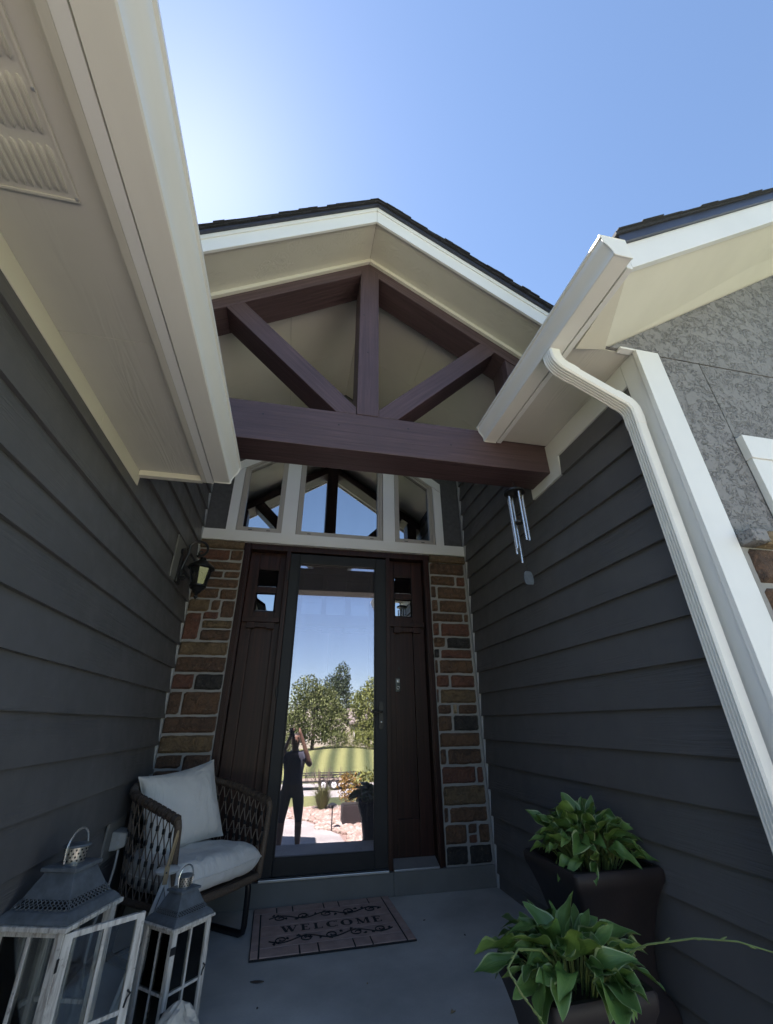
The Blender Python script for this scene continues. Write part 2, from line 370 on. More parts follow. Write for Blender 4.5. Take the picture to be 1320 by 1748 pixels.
tag(MB().box((-.96, -2.95, -.64), (2.2, -2.451, -.4)).build('step_lower', M['concrete'], bevel=.012), 'lower grey concrete porch step', None, kind='structure')
def ribbon(name, pts, half, z, mat, label, thick=.05):
    b = MB(); rl = []
    for i, p in enumerate(pts):
        p = Vector((*p, 0)); a = Vector((*pts[max(i-1, 0)], 0)); c = Vector((*pts[min(i+1, len(pts)-1)], 0)); t = (c-a).normalized(); n = Vector((-t.y, t.x, 0))
        h = half[i] if isinstance(half, list) else half
        zz = z if not callable(z) else None
        l, r = p+n*h, p-n*h
        zl = zz if zz is not None else z(l.x, l.y); zr = zz if zz is not None else z(r.x, r.y)
        rl.append([(l.x, l.y, zl), (r.x, r.y, zr), (r.x, r.y, zr-thick), (l.x, l.y, zl-thick)])
    b.rings(rl)
    return tag(b.build(name, mat), label, None, kind='structure')
ribbon('walkway', [(.2, -2.9), (.2, -4.2), (.15, -5.4), (-.3, -6.6), (-1.3, -7.6), (-2.8, -8.4), (-4.5, -9)], .85, -.60, M['walk'], 'curving concrete walkway leading to the porch steps')
ribbon('driveway', [(3.9, -3.2), (4.2, -9), (3.6, -13), (2.8, -18), (2.4, -24), (2.2, -29), (2.0, -33)], [2.2, 2.3, 2.6, 3.2, 3.8, 4.0, 4.6], lambda x, y: gz(x, y)+.02, M['walk'], 'pale concrete driveway running down to the street')
ribbon('street', [(-60, -36), (-20, -36), (0, -36), (20, -36), (60, -36)], 3.6, lambda x, y: -2.87, M['walk'], 'pale concrete street across the front lawn')
# ------------------------------------------------------------------ house
CX = .35; SL = .68
def roofz(x, z0): return z0 - SL*abs(x-CX)
house = thing('house', 'house with dark grey lap siding, white trim and a timber truss porch gable', 'house')
XL, XR, PZ, P0 = -.945, 1.68, .178, .090
WL_END = -3.55; WR_END = -2.56

def siding_wall(name, x, sgn, spans, zt):
    """spans(z) -> list of (y0,y1) of the plank at height z"""
    w = sub(house, name); k = -5
    backing = []
    cache = {}
    while P0+k*PZ < zt:
        z0 = P0+k*PZ; z1 = z0+PZ; k += 1
        for (y0, y1, za, zb) in spans(z0, z1):
            za = max(za, z0); zb = min(zb, z1)
            if zb-za < .02: continue
            key = (round(y0, 3), round(y1, 3), round(za-z0, 3), round(zb-z0, 3))
            if key not in cache:
                b = MB(); f0 = (za-z0)/PZ; f1 = (zb-z0)/PZ
                t0 = .029*(1-f0)+.009*f0; t1 = .029*(1-f1)+.009*f1
                # top of plank tucks behind the one above
                b.prism_y([(0, za-z0), (sgn*t0, za-z0), (sgn*t1, zb-z0+.006), (0, zb-z0+.006)], y0, y1)
                cache[key] = b.build('plank', M['siding'], w, bevel=.0012).data
                o = [c for c in w.children][-1]; o.location = (x+rnd.uniform(-.0006, .0006), 0, z0)
            else:
                link('plank', cache[key], w, (x+rnd.uniform(-.0006, .0006), 0, z0+rnd.uniform(-.0008, .0008)))
    return w
def spans_left(z0, z1):
    if z0 < 2.28: r = [(WL_END, -.05, -.1, 2.29)] if z1 <= 2.3 else [(WL_END, -1.64, -.1, 2.29), (-1.64, -.05, -.1, 9)]
    else: r = [(-1.64, -.05, 0, 9)]
    return [(a, b, za, min(zb, 3.77)) for a, b, za, zb in r]
siding_wall('siding_wall', XL, 1, spans_left, 3.77)
def spans_right(z0, z1):
    if z1 <= 2.59: return [(-2.47, -.05, -.6, 9)]
    if z0 < 2.735: return [(-2.47, -1.80, -.6, 2.74), (-1.42, -.05, -.6, 9)] + ([(-1.80, -1.42, -.6, 2.592)] if z0 < 2.59 else [])
    return [(-1.42, -.05, -.6, 3.75)]
siding_wall('siding_wall', XR, -1, spans_right, 3.75)
# wall bodies behind the siding, closing the house off from the sky
wb = sub(house, 'wall_core')
def rl(x, z): return z
MB().prism_y([(-6, -.6), (XL-.002, -.6), (XL-.002, 2.37), (-2.2, 3.25), (-6, 3.25)], WL_END+.01, 3.5).build('left_wing_wall', M['siding'], wb)
MB().box((XL-.15, -1.64, 2.3), (XL-.003, 3.5, 3.83)).build('porch_side_wall', M['siding'], wb)
MB().prism_y([(XR+.002, -.6), (7, -.6), (7, 4.4), (4.4, 4.6), (XR+.002, 2.93)], -2.555, 3.5).build('right_wing_wall', M['stucco_dark'], wb)
MB().box((XR+.003, -1.7, 2.5), (XR+.15, 3.5, 3.80)).build('porch_side_wall', M['siding'], wb)

# door wall (dark stucco) with openings left for the entry unit and the transom
wall_y0, wall_y1 = -.02, .16
dw = sub(house, 'door_wall')
def dpoly(poly, y0=wall_y0, y1=wall_y1, name='stucco_panel', mat=None): return MB().prism_y(poly, y0, y1).build(name, mat or M['stucco_dark'], dw)
TS = .69
def tz(x): return 3.445+TS*(CX+.94-abs(x-CX)) - 0.0     # glass top line (0 at x=-.59)
def topline(x, off): return 3.445+.69*(.94-abs(x-CX))+off
dpoly([(XL, 2.66), (-.70, 2.66), (-.70, topline(-.70, .09)), (CX, topline(CX, .09)), (CX, 4.66), (XL, roofz(XL, 4.66))])
dpoly([(1.40, 2.66), (XR, 2.66), (XR, roofz(XR, 4.66)), (CX+.002, 4.66), (CX+.002, topline(CX, .09)), (1.40, topline(1.40, .09))])

# stone columns
def stone_mesh(x0, x1, z0, z1, y, depth, seed, rough=.013):
    r = random.Random(seed); nx = max(4, int((x1-x0)/.018)); nz = max(5, int((z1-z0)/.016)); nx = min(nx, 20); nz = min(nz, 10)
    b = MB(); vs = []; off = Vector((seed*3.1, seed*1.7, 0)); w = .004
    for j in range(nz+1):
        for i in range(nx+1):
            u, v = i/nx, j/nz
            e = min(u*(x1-x0), (1-u)*(x1-x0), v*(z1-z0), (1-v)*(z1-z0))
            px = x0+(x1-x0)*u; pz = z0+(z1-z0)*v
            nn = noise.noise(Vector((px*9, pz*9, 0))+off); n2 = noise.noise(Vector((px*28, pz*28, 5))+off)
            d = depth*min(1, (e/.010)**.5) if e > 0 else 0
            edge = e < 1e-6; 
            jx = n2*w if edge else n2*.002; jz = noise.noise(Vector((px*22, pz*22, 9))+off)*w
            vs.append((px+jx, y-(d+(nn*rough+n2*rough*.6 if not edge else -.004)), pz+jz))
    n = nx+1
    fs = [(j*n+i, j*n+i+1, (j+1)*n+i+1, (j+1)*n+i) for j in range(nz) for i in range(nx)]
    ring = [i for i in range(nx+1)] + [j*n+nx for j in range(1, nz+1)] + [nz*n+i for i in range(nx-1, -1, -1)] + [j*n for j in range(nz-1, 0, -1)]
    o = len(vs); vs += [(vs[i][0], y+.02, vs[i][2]) for i in ring]
    k = len(ring); fs += [(ring[a], o+a, o+(a+1) % k, ring[(a+1) % k]) for a in range(k)]
    b.add(vs, fs); return b
SY = -.045
LST = [(0, .7, 2.453, 2.552, 2), (.73, 1, 2.459, 2.555, 0), (0, 1, 2.362, 2.436, 0), (0, .62, 2.287, 2.345, 4), (.66, 1, 2.291, 2.348, 0), (0, 1, 2.197, 2.274, 0), (0, .6, 2.099, 2.185, 0), (.64, 1, 2.094, 2.183, 0), (0, .45, 1.981, 2.085, 1), (.5, .68, 1.993, 2.082, 0), (.72, 1, 1.933, 2.080, 4), (.36, .68, 1.920, 1.978, 2), (0, .32, 1.744, 1.965, 2), (.37, 1, 1.842, 1.907, 1), (.37, 1, 1.742, 1.828, 4), (0, 1, 1.622, 1.728, 1), (0, 1, 1.492, 1.607, 4), (0, .41, 1.364, 1.474, 2), (.45, 1, 1.360, 1.475, 3), (0, .24, 1.184, 1.343, 4), (.28, 1, 1.182, 1.343, 0), (0, 1, 1.057, 1.166, 4), (0, 1, .925, 1.040, 1), (0, .46, .828, .910, 4), (.5, 1, .80, .908, 4), (0, .46, .745, .812, 4), (.5, 1, .69, .785, 0), (0, .46, .62, .728, 2), (.5, 1, .56, .674, 1), (0, .46, .50, .605, 0), (0, 1, .39, .485, 4), (0, .6, .28, .374, 3), (.64, 1, .28, .374, 0), (0, 1, .145, .265, 4)]
RST = [(1.272, 1.636, 2.442, 2.562, 4), (1.276, 1.527, 2.331, 2.425, 0), (1.546, 1.636, 2.33, 2.424, 2), (1.274, 1.320, 2.203, 2.314, 4), (1.339, 1.634, 2.195, 2.314, 0), (1.274, 1.334, 2.068, 2.179, 0), (1.352, 1.633, 2.065, 2.177, 0), (1.274, 1.579, 1.973, 2.049, 4), (1.596, 1.634, 1.974, 2.049, 0), (1.272, 1.332, 1.842, 1.955, 2), (1.350, 1.634, 1.838, 1.955, 2), (1.270, 1.384, 1.733, 1.823, 0), (1.402, 1.634, 1.729, 1.823, 3), (1.270, 1.317, 1.640, 1.715, 3), (1.336, 1.634, 1.638, 1.713, 2), (1.272, 1.296, 1.510, 1.622, 4), (1.314, 1.635, 1.510, 1.622, 0), (1.275, 1.394, 1.393, 1.491, 2), (1.412, 1.638, 1.390, 1.491, 2), (1.272, 1.287, 1.265, 1.374, 4), (1.304, 1.637, 1.263, 1.372, 1), (1.274, 1.395, 1.177, 1.246, 4), (1.415, 1.447, 1.180, 1.249, 5), (1.462, 1.636, 1.177, 1.246, 4), (1.270, 1.392, 1.046, 1.160, 0), (1.410, 1.637, 1.046, 1.162, 3), (1.275, 1.634, .927, 1.028, 0), (1.272, 1.321, .80, .908, 4), (1.338, 1.634, .80, .908, 4), (1.275, 1.566, .666, .781, 2), (1.582, 1.634, .666, .775, 2), (1.276, 1.637, .52, .647, 1), (1.275, 1.306, .41, .503, 4), (1.322, 1.636, .408, .502, 0), (1.275, 1.450, .272, .393, 0), (1.466, 1.536, .336, .391, 4), (1.464, 1.534, .274, .322, 2), (1.552, 1.640, .272, .388, 0), (1.274, 1.447, .148, .258, 3), (1.463, 1.642, .146, .258, 3)]
sc_l = sub(house, 'stone_column'); sc_r = sub(house, 'stone_column')
B((XL, -.045, -.0), (-.5365, .15, 2.565), 'mortar_bed', M['mortar'], sc_l, .002)
B((1.268, -.045, -.0), (XR, .15, 2.565), 'mortar_bed', M['mortar'], sc_r, .002)
for i, (u0, u1, z0, z1, k) in enumerate(LST):
    a, c = -.921+.378*u0-.001, -.921+.378*u1+.001
    stone_mesh(a-.002, c+.002, z0-.003, z1+.003, SY, .018, i+3).build('stone', ST[k], sc_l)
for i, (a, c, z0, z1, k) in enumerate(RST):
    stone_mesh(a-.002, c+.002, z0-.003, z1+.003, SY, .018, i+103).build('stone', ST[k], sc_r)
for p, a, c in ((sc_l, XL+.022, -.537), (sc_r, 1.268, XR-.024)):
    stone_mesh(a, c, 2.567, 2.638, SY-.028, .012, int(a*100)+500, .004).build('ledge_stone', M['cap'], p, smooth='all')
    B((a+.004, SY-.03, 2.570), (c-.004, -.03, 2.634), 'ledge_core', M['cap'], p, .004)
# corner strips
cs = sub(house, 'corner_strip')
B((XL, -.085, 0), (XL+.026, -.046, 4.0-.25), 'strip', M['caulk'], cs, .003)
B((XR-.030, -.085, 0), (XR, -.046, 3.74), 'strip', M['caulk'], cs, .003)

# transom trim and windows
tr = sub(house, 'transom_trim')
TY = -.050
def P(poly, y0, y1, name, mat, par, bevel=.002): return MB().prism_y(poly, y0, y1).build(name, mat, par, bevel=bevel)
P([(-.922, 2.645), (1.652, 2.645), (1.652, 2.752), (-.922, 2.752)], -.075, -.021, 'band_board', M['white'], tr)
# vertical boards
P([(-.732, 2.754), (-.642, 2.754), (-.642, topline(-.642, .055)), (-.732, topline(-.732, .055))], TY, -.021, 'side_board', M['white'], tr)
P([(1.358, 2.754), (1.448, 2.754), (1.448, topline(1.448, .055)), (1.358, topline(1.358, .055))], TY, -.021, 'side_board', M['white'], tr)
P([(-.218, 2.754), (-.084, 2.754), (-.084, topline(-.084, .055)), (-.218, topline(-.218, .055))], TY, -.021, 'mullion_board', M['white'], tr)
P([(.794, 2.754), (.920, 2.754), (.920, topline(.920, .055)), (.794, topline(.794, .055))], TY, -.021, 'mullion_board', M['white'], tr)
for sg in (-1, 1):
    x0 = CX+sg*1.098
    P([(x0, topline(x0, .058)), (CX, topline(CX, .058)), (CX, topline(CX, .165)), (x0, topline(x0, .165))], TY-.004, -.021, 'sloped_board', M['white'], tr)
def transom(poly_glass, w=.05):
    t = sub(house, 'transom_window')
    # frame = ring between glass polygon and offset polygon
    n = len(poly_glass); out = []
    for i in range(n):
        p0, p1, p2 = Vector(poly_glass[i-1]), Vector(poly_glass[i]), Vector(poly_glass[(i+1) % n])
        d1 = (p1-p0).normalized(); d2 = (p2-p1).normalized(); n1 = Vector((d1.y, -d1.x)); n2 = Vector((d2.y, -d2.x))
        bis = (n1+n2).normalized(); out.append(p1+bis*(w/max(.3, bis.dot(n1))))
    mid = [Vector(p)+(out[i]-Vector(p))*.5 for i, p in enumerate(poly_glass)]
    for i in range(n):
        j = (i+1) % n
        for a, c, y0, nm in ((mid, out, -.044, 'frame'), ([Vector(p) for p in poly_glass], mid, -.030, 'sash')):
            MB().prism_y([tuple(a[i]), tuple(c[i]), tuple(c[j]), tuple(a[j])], y0, .03).build(nm, M['vinyl'], t, bevel=.0015)
    g = MB().prism_y([tuple(p) for p in poly_glass], -.004, .004).build('pane', M['win_glass'], t)
    return t
t1 = transom([(-.588, 2.812), (-.268, 2.812), (-.268, topline(-.268, 0)), (-.588, topline(-.588, 0))])
t2 = transom([(-.030, 2.810), (.738, 2.810), (.738, topline(.738, 0)), (CX, topline(CX, 0)), (-.030, topline(-.030, 0))])
t3 = transom([(.974, 2.812), (1.302, 2.812), (1.302, topline(1.302, 0)), (.974, topline(.974, 0))])
for t, xs in ((t1, (-.53, -.36)), (t2, (.03, .66)), (t3, (1.02, 1.20))):
    for x in xs: B((x, -.0465, 2.776), (x+.035, -.0435, 2.782), 'weep_slot', M['blackmetal'], t, 0)
# room behind
MB().box((XL, .9, -.5), (XR, .95, 4.2)).box((XL, .17, 2.655), (XR, .9, 2.66)).box((XL, .17, -.5), (XR, .9, .0)).build('hall_wall', M['interior'], dw)
MB().box((XL-.1, .17, -.5), (XL-.004, .95, 4.2)).build('hall_wall', M['interior'], dw); MB().box((XR+.004, .17, -.5), (XR+.1, .95, 4.2)).build('hall_wall', M['interior'], dw)

# entry frame
ef = sub(house, 'entry_frame')
FB = .137
def V(x0, x1, z0, z1, y0, y1, name, mat, par, bevel=.003): return B((x0, y0, z0), (x1, y1, z1), name, mat, par, bevel)
V(-.535, -.477, FB, 2.645, -.035, .13, 'jamb', M['door'], ef); V(1.212, 1.267, FB, 2.645, -.035, .13, 'jamb', M['door'], ef)
V(-.505, -.485, FB, 2.60, -.048, -.036, 'jamb_bead', M['door'], ef); V(1.222, 1.242, FB, 2.60, -.048, -.036, 'jamb_bead', M['door'], ef)
V(-.476, 1.211, 2.588, 2.643, -.033, .13, 'head_jamb', M['door'], ef)
V(-.143, -.104, FB, 2.587, -.030, .13, 'mullion', M['door'], ef); V(.822, .861, FB, 2.587, -.030, .13, 'mullion', M['door'], ef)
V(-.103, .821, FB, .152, -.075, .12, 'threshold', M['alu'], ef); V(-.476, -.144, FB, .150, -.06, .04, 'sill', M['alu'], ef); V(.862, 1.211, FB, .150, -.06, .04, 'sill', M['alu'], ef)
MB().prism_x([(-.06, .150), (.05, .19), (.05, .15)], .863, 1.210).build('sloped_sill', M['alu'], ef)
MB().prism_x([(-.06, .150), (.05, .19), (.05, .15)], -.475, -.145).build('sloped_sill', M['alu'], ef)
def sidelight(x0, x1, px0, px1):
    s = sub(house, 'sidelight'); y0, y1 = .05, .09
    V(x0, px0-.0, .19, 2.586, y0, y1, 'stile', M['door'], s); V(px1, x1, .19, 2.586, y0, y1, 'stile', M['door'], s)
    V(px0+.001, px1-.001, 2.421, 2.585, y0, y1, 'top_rail', M['door'], s); V(px0+.001, px1-.001, 2.198, 2.249, y0, y1, 'lock_rail', M['door'], s)
    V(px0+.001, px1-.001, 1.90, 2.022, y0, y1, 'lock_rail', M['door'], s); V(px0+.001, px1-.001, .191, .43, y0, y1, 'bottom_rail', M['door'], s)
    V(px0-.0, px1+.0, .42, 1.91, y0+.022, y1-.005, 'panel', M['door'], s)
    for za, zb in ((2.249, 2.421), (2.022, 2.198)):
        # bevelled lite: raised bevel ring in glass
        g = MB(); d = .014
        o = [(px0+.001, za), (px1-.001, za), (px1-.001, zb), (px0+.001, zb)]; i_ = [(px0+d, za+d), (px1-d, za+d), (px1-d, zb-d), (px0+d, zb-d)]
        vs = [(x, y0+.024, z) for x, z in o]+[(x, y0+.0185, z) for x, z in i_]
        g.add(vs, [(4, 5, 6, 7)]+[(k, (k+1) % 4, 4+(k+1) % 4, 4+k) for k in range(4)])
        g.build('lite', M['win_glass'], s)
    V(x0+.004, x1-.004, 1.922, 1.966, .012, y0-.001, 'shelf', M['door'], s)
    V(x0+.052, x1-.056, 1.878, 1.9215, .030, y0-.001, 'shelf_apron', M['door'], s)
    for xx in (x0+.045, x1-.115): V(xx, xx+.07, 1.868, 1.9218, .018, y0-.0015, 'dentil', M['door'], s)
    return s
sidelight(-.475, -.145, -.388, -.204); sidelight(.863, 1.210, .921, 1.102)
V(.952, .971, 1.542, 1.566, .066, .0719, 'knot', M['blackmetal'], ef, .004)
# inner front door
fd = sub(house, 'front_door'); y0, y1 = .10, .145
V(-.100, .038, .15, 2.585, y0, y1, 'stile', M['door'], fd); V(.684, .820, .15, 2.585, y0, y1, 'stile', M['door'], fd)
V(.039, .683, 2.432, 2.585, y0, y1, 'top_rail', M['door'], fd); V(.039, .683, 1.88, 2.030, y0, y1, 'lock_rail', M['door'], fd); V(.039, .683, 2.205, 2.2645, y0, y1, 'lock_rail', M['door'], fd); V(.039, .683, .151, .42, y0, y1, 'bottom_rail', M['door'], fd)
V(.310, .410, .421, 1.879, y0, y1, 'mid_stile', M['door'], fd)
for a, c in ((.039, .309), (.411, .683)): V(a, c, .4215, 1.8785, y0+.02, y1-.005, 'panel', M['door'], fd)
for a, c in ((.226, .268), (.452, .502)): V(a, c, 2.2655, 2.4315, y0, y1, 'glazing_bar', M['door'], fd); V(a, c, 2.0305, 2.2045, y0, y1, 'glazing_bar', M['door'], fd)
for a, c in ((.039, .225), (.269, .451), (.503, .683)):
    MB().box((a, .118, 2.266), (c, .124, 2.431)).build('lite', M['win_glass'], fd); MB().box((a, .118, 2.031), (c, .124, 2.204)).build('lite', M['win_glass'], fd)
V(-.06, .78, 1.905, 1.945, .062, y0-.001, 'shelf', M['door'], fd)
for a in (.02, .235, .44, .64): V(a, a+.075, 1.86, 1.904, .075, y0-.001, 'dentil', M['door'], fd)
# storm door
sd_ = sub(house, 'storm_door'); y0, y1 = -.040, -.006
V(-.102, -.016, .156, 2.566, y0, y1, 'stile', M['bronze'], sd_, .005); V(.721, .820, .156, 2.566, y0, y1, 'stile', M['bronze'], sd_, .005)
V(-.0155, .7205, 2.480, 2.565, y0, y1, 'top_rail', M['bronze'], sd_, .005); V(-.0155, .7205, .157, .256, y0, y1, 'bottom_rail', M['bronze'], sd_, .005)
V(-.016, -.004, .2565, 2.4795, y0-.006, y0+.012, 'glass_bead', M['bronze'], sd_, .003); V(.709, .721, .2565, 2.4795, y0-.006, y0+.012, 'glass_bead', M['bronze'], sd_, .003)
V(-.004, .709, 2.468, 2.4797, y0-.006, y0+.012, 'glass_bead', M['bronze'], sd_, .003); V(-.004, .709, .2563, .268, y0-.006, y0+.012, 'glass_bead', M['bronze'], sd_, .003)
MB().box((-.363, -.002, -1.108), (.363, .002, 1.108)).build('pane', M['storm_glass'], sd_, loc=(.353, -.0235, 1.368), rot=(-.008, 0, -.0115))
for z in (.35, 1.3, 2.3): V(-.1165, -.1025, z, z+.09, -.046, -.032, 'hinge', M['bronze'], sd_, .003)
hd = MB(); ring = []
for k in range(24):
    a = 2*math.pi*k/24; ring.append((.768+.019*math.cos(a), 1.17+(.085 if math.sin(a) > 0 else -.085)+.019*math.sin(a)))
hd.prism_y(ring, -.050, -.0405); hd.build('handle_plate', M['blackmetal'], sd_, smooth=True)
MB().tube([(.768, -.05, 1.195), (.768, -.085, 1.195), (.755, -.098, 1.195), (.725, -.100, 1.193), (.700, -.098, 1.198), (.688, -.094, 1.206)], [.008, .008, .008, .0075, .007, .006]).build('lever', M['blackmetal'], sd_, smooth=True)
MB().lathe([(.006, 0), (.006, .012), (.001, .013)], 10).build('key_cylinder', M['alu'], sd_, loc=(.768, -.0505, 1.118), rot=(R(90), 0, 0))
# riser below the door
rs = sub(house, 'door_riser')
V(XL+.001, .855, .001, FB-.001, -.062, .02, 'riser_board', M['riser'], rs); V(.857, XR-.001, .001, FB-.001, -.062, .02, 'riser_board', M['riser'], rs)

# ---- porch truss
ts = sub(house, 'porch_truss'); TF, TB = -1.69, -1.45
def TP(poly, y0, y1, name, mat, bev=.006): return MB().prism_y(poly, y0, y1).build(name, mat, ts, bevel=bev)
TP([(XL+.022, 2.662), (1.655, 2.662), (1.655, 2.957), (XL+.022, 2.957)], TF, TB, 'tie_beam', M['beam_x'])
TP([(.276, 2.958), (.427, 2.958), (.427, 4.50), (.3515, 4.553), (.276, 4.50)], TF-.004, TB+.02, 'king_post', M['beam_z'])
for sg in (-1, 1):
    e = CX+sg*1.31
    TP([(CX+sg*.001, 4.49), (CX+sg*.001, 4.61), (e, roofz(e, 4.61)), (e, roofz(e, 4.49))], TF, TB, 'rafter', M['rafter_l' if sg < 0 else 'rafter_r'])
    m = lambda x: CX+sg*(x-CX)
    TP([(m(.4275), 2.959), (m(.560), 2.959), (m(1.405), 3.800), (m(1.275), 3.868), (m(.4275), 3.022)], TF+.003, TB-.02, 'brace', M['brace_l' if sg < 0 else 'brace_r'])
    TP([(m(1.47), 2.9585), (m(1.60), 2.9585), (m(1.60), roofz(1.60, 4.488)), (m(1.47), roofz(1.47, 4.488))], TF+.006, TB-.01, 'end_post', M['beam_z'])
# knots and checks on the beam faces
for x, z in ((-.32, 2.86), (.16, 2.85), (.63, 2.89), (.93, 2.80), (.345, 3.55), (.31, 3.95)):
    MB().lathe([(.0065, 0), (.005, .0006), (.002, .0008)], 7).build('knot', M['blackmetal'], ts, loc=(x, TF-(.0042 if .27 < x < .43 and z > 2.96 else .0002), z), rot=(R(90), 0, 0))

# ---- porch gable: ceiling, soffit, barge boards, roof
gr = sub(house, 'porch_roof'); GY = -2.02
XE = 1.62
for sg in (-1, 1):
    def G(x0, x1, za, zb, y0, y1, name, mat, bev=.002):
        a, c = CX+sg*x0, CX+sg*x1
        return MB().prism_y([(a, roofz(a, za)), (c, roofz(c, za)), (c, roofz(c, zb)), (a, roofz(a, zb))], y0, y1).build(name, mat, gr, bevel=bev)
    for ya, yb in ((-1.448, -.732), (-.730, -.021)):
        for xa, xb in ((.001, .62), (.622, 1.31)): G(xa, xb, 4.655, 4.67, ya, yb, 'ceiling_panel', M['ceiling'], .0015)
    G(.001, XE, 4.655, 4.67, -1.999, -1.452, 'soffit_panel', M['soffit_x'])
    G(.001, XE, 4.612, 4.654, -1.712, -1.640, 'frieze_board', M['cream'])
    G(.001, XE+.05, 4.635, 4.815, GY, -2.0005, 'barge_board', M['white'])
    G(.001, XE+.05, 4.775, 4.817, GY-.010, GY-.0005, 'shingle_mould', M['white'])
    G(.001, XE+.06, 4.672, 4.815, -1.999, 3.5, 'roof_deck', M['bark'], 0)
    G(.0, XE+.08, 4.818, 4.838, GY-.03, 3.5, 'drip_edge', M['drip'], 0)
    # shingle courses
    L0 = (XE+.10); n = 13
    for i in range(n):
        xa, xb = L0*i/n, L0*(i+1)/n + .03
        for j in range(1):
            yo = GY-.045+rnd.uniform(-.006, .006)
            a, c = CX+sg*max(xa-.02, 0), CX+sg*xb
            b = MB(); b.prism_y([(a, roofz(a, 4.840)), (c, roofz(c, 4.856)), (c, roofz(c, 4.872)), (a, roofz(a, 4.852))], yo, 3.5)
            b.build('shingle_course', M['shingle'], gr)
    # tabs along the rake so the edge is uneven
    for i in range(26):
        xa = L0*i/26; h = rnd.uniform(.001, .005); a, c = CX+sg*xa, CX+sg*(xa+L0/26)
        MB().prism_y([(a, roofz(a, 4.858)), (c, roofz(c, 4.858)), (c, roofz(c, 4.866+h*.6)), (a, roofz(a, 4.863+h*.3))], GY-.05-rnd.uniform(0, .012), GY+.28).build('shingle', M['shingle'], gr)
# main roof mass behind, above the porch
MB().prism_x([(3.0, 2.5), (3.0, 4.4), (7.0, 7.0), (11, 4.4), (11, 2.5)], -9, 9).build('main_roof', M['shingle'], gr)

# ---- eaves: K-style gutter profile
def gutter(name, xf, sgn, zb, y0, y1, cap0=False):
    g = sub(house, name)
    out = [(0, 0), (.083, 0), (.0875, .004), (.0875, .018), (.092, .034), (.104, .056), (.116, .072), (.121, .088), (.121, .104), (.129, .108), (.129, .120)]
    inn = [(.119, .120), (.119, .112), (.1185, .090), (.113, .0745), (.1015, .0585), (.0895, .0355), (.085, .0185), (.085, .003), (.002, .003), (.002, .125), (0, .125)]
    poly = [(xf+sgn*a, zb+c) for a, c in out+inn]
    MB().prism_y(poly, y0, y1).build('trough', M['gutter'], g, smooth=True)
    cap = [(xf+sgn*a, zb+c) for a, c in out]+[(xf+sgn*0, zb+.125)]
    for yy, s in ((y0, -1), (y1, 1)):
        MB().prism_y([(xf+sgn*(.06+(abs(x-xf)-.06)*1.03), zb+.06+(z-zb-.06)*1.035) for x, z in cap], yy+s*.0005, yy+s*.006).build('end_cap', M['gutter'], g)
        lip = [Vector((x, yy+s*.004, z)) for x, z in cap]
        MB().tube(lip, .0035, 6).build('end_cap_crimp', M['gutter'], g, smooth=True)
    return g
# left eave
le = sub(house, 'left_eave'); LZ = 2.365
B((XL, WL_END, 2.285), (XL+.026, -2.178, LZ-.001), 'frieze_board', M['cream'], le, .002)
B((XL, -2.176, 2.285), (XL+.026, -1.655, LZ-.001), 'frieze_board', M['cream'], le, .002)
for a, c in ((-3.80, -2.620), (-2.618, -1.690)):
    B((XL, a, LZ), (-.592, c, LZ+.012), 'soffit_panel', M['soffit'], le, .001)
B((-.591, -3.82, 2.335), (-.566, -1.668, 2.50), 'sub_fascia', M['soffit'], le, .002)
B((-.5655, -3.82, 2.3345), (-.528, -1.668, 2.52), 'fascia_board', M['white'], le, .002)
B((XL+.027, -1.689, 2.335), (-.5915, -1.655, 2.43), 'return_board', M['cream'], le, .002)
B((XL-.1, -1.654, 2.36), (-.53, -1.64, 2.62), 'return_closure', M['siding'], le, .002)
gutter('gutter', -.5215, 1, 2.330, -3.84, -1.70)
# soffit vent
sv = sub(house, 'soffit_vent')
B((-.868, -3.60, LZ-.004), (-.664, -3.088, LZ-.0005), 'vent_plate', M['soffit'], sv, .0015)
for a, c in (((-.868, -3.60), (-.664, -3.592)), ((-.868, -3.096), (-.664, -3.088)), ((-.868, -3.592), (-.860, -3.096)), ((-.672, -3.592), (-.664, -3.096))):
    B((a[0], a[1], LZ-.008), (c[0], c[1], LZ-.0042), 'vent_rim', M['soffit'], sv, .0015)
lm = MB()
sec = [(-.0085, 0), (-.006, -.0035), (.001, -.0062), (.0065, -.0075), (.0072, -.0012), (.0085, 0)]
lm.rings([[(x*k, y, z*k) for x, z in sec] for y, k in ((-.052, .35), (-.044, .9), (-.02, 1), (.02, 1), (.044, .9), (.052, .35))])
l0 = None
for r_ in range(4):
    for i in range(9):
        loc = (-.6905-i*.0190, -3.160-r_*.127, LZ-.0043)
        if l0 is None: l0 = lm.build('louver', M['soffit'], sv, smooth=True, loc=loc)
        else: link('louver', l0.data, sv, loc)
for y in (-3.10, -3.32): MB().lathe([(.004, 0), (.004, -.002), (.001, -.003)], 8).build('screw', M['alu'], sv, loc=(-.668, y, LZ-.0082))
# left wing roof
def wroof(xa, y0, y1):
    f = lambda x: 2.53+(4.70-2.53)*(-.42-x)/3.18
    MB().prism_y([(xa, f(xa)-.04), (xa, f(xa)), (-3.6, 4.70), (-6.4, 2.8), (-6.4, 2.6), (-3.6, 4.55)], y0, y1).build('wing_roof', M['shingle'], le)
wroof(-.42, -3.86, -1.66); wroof(-.96, -1.659, 3.5)
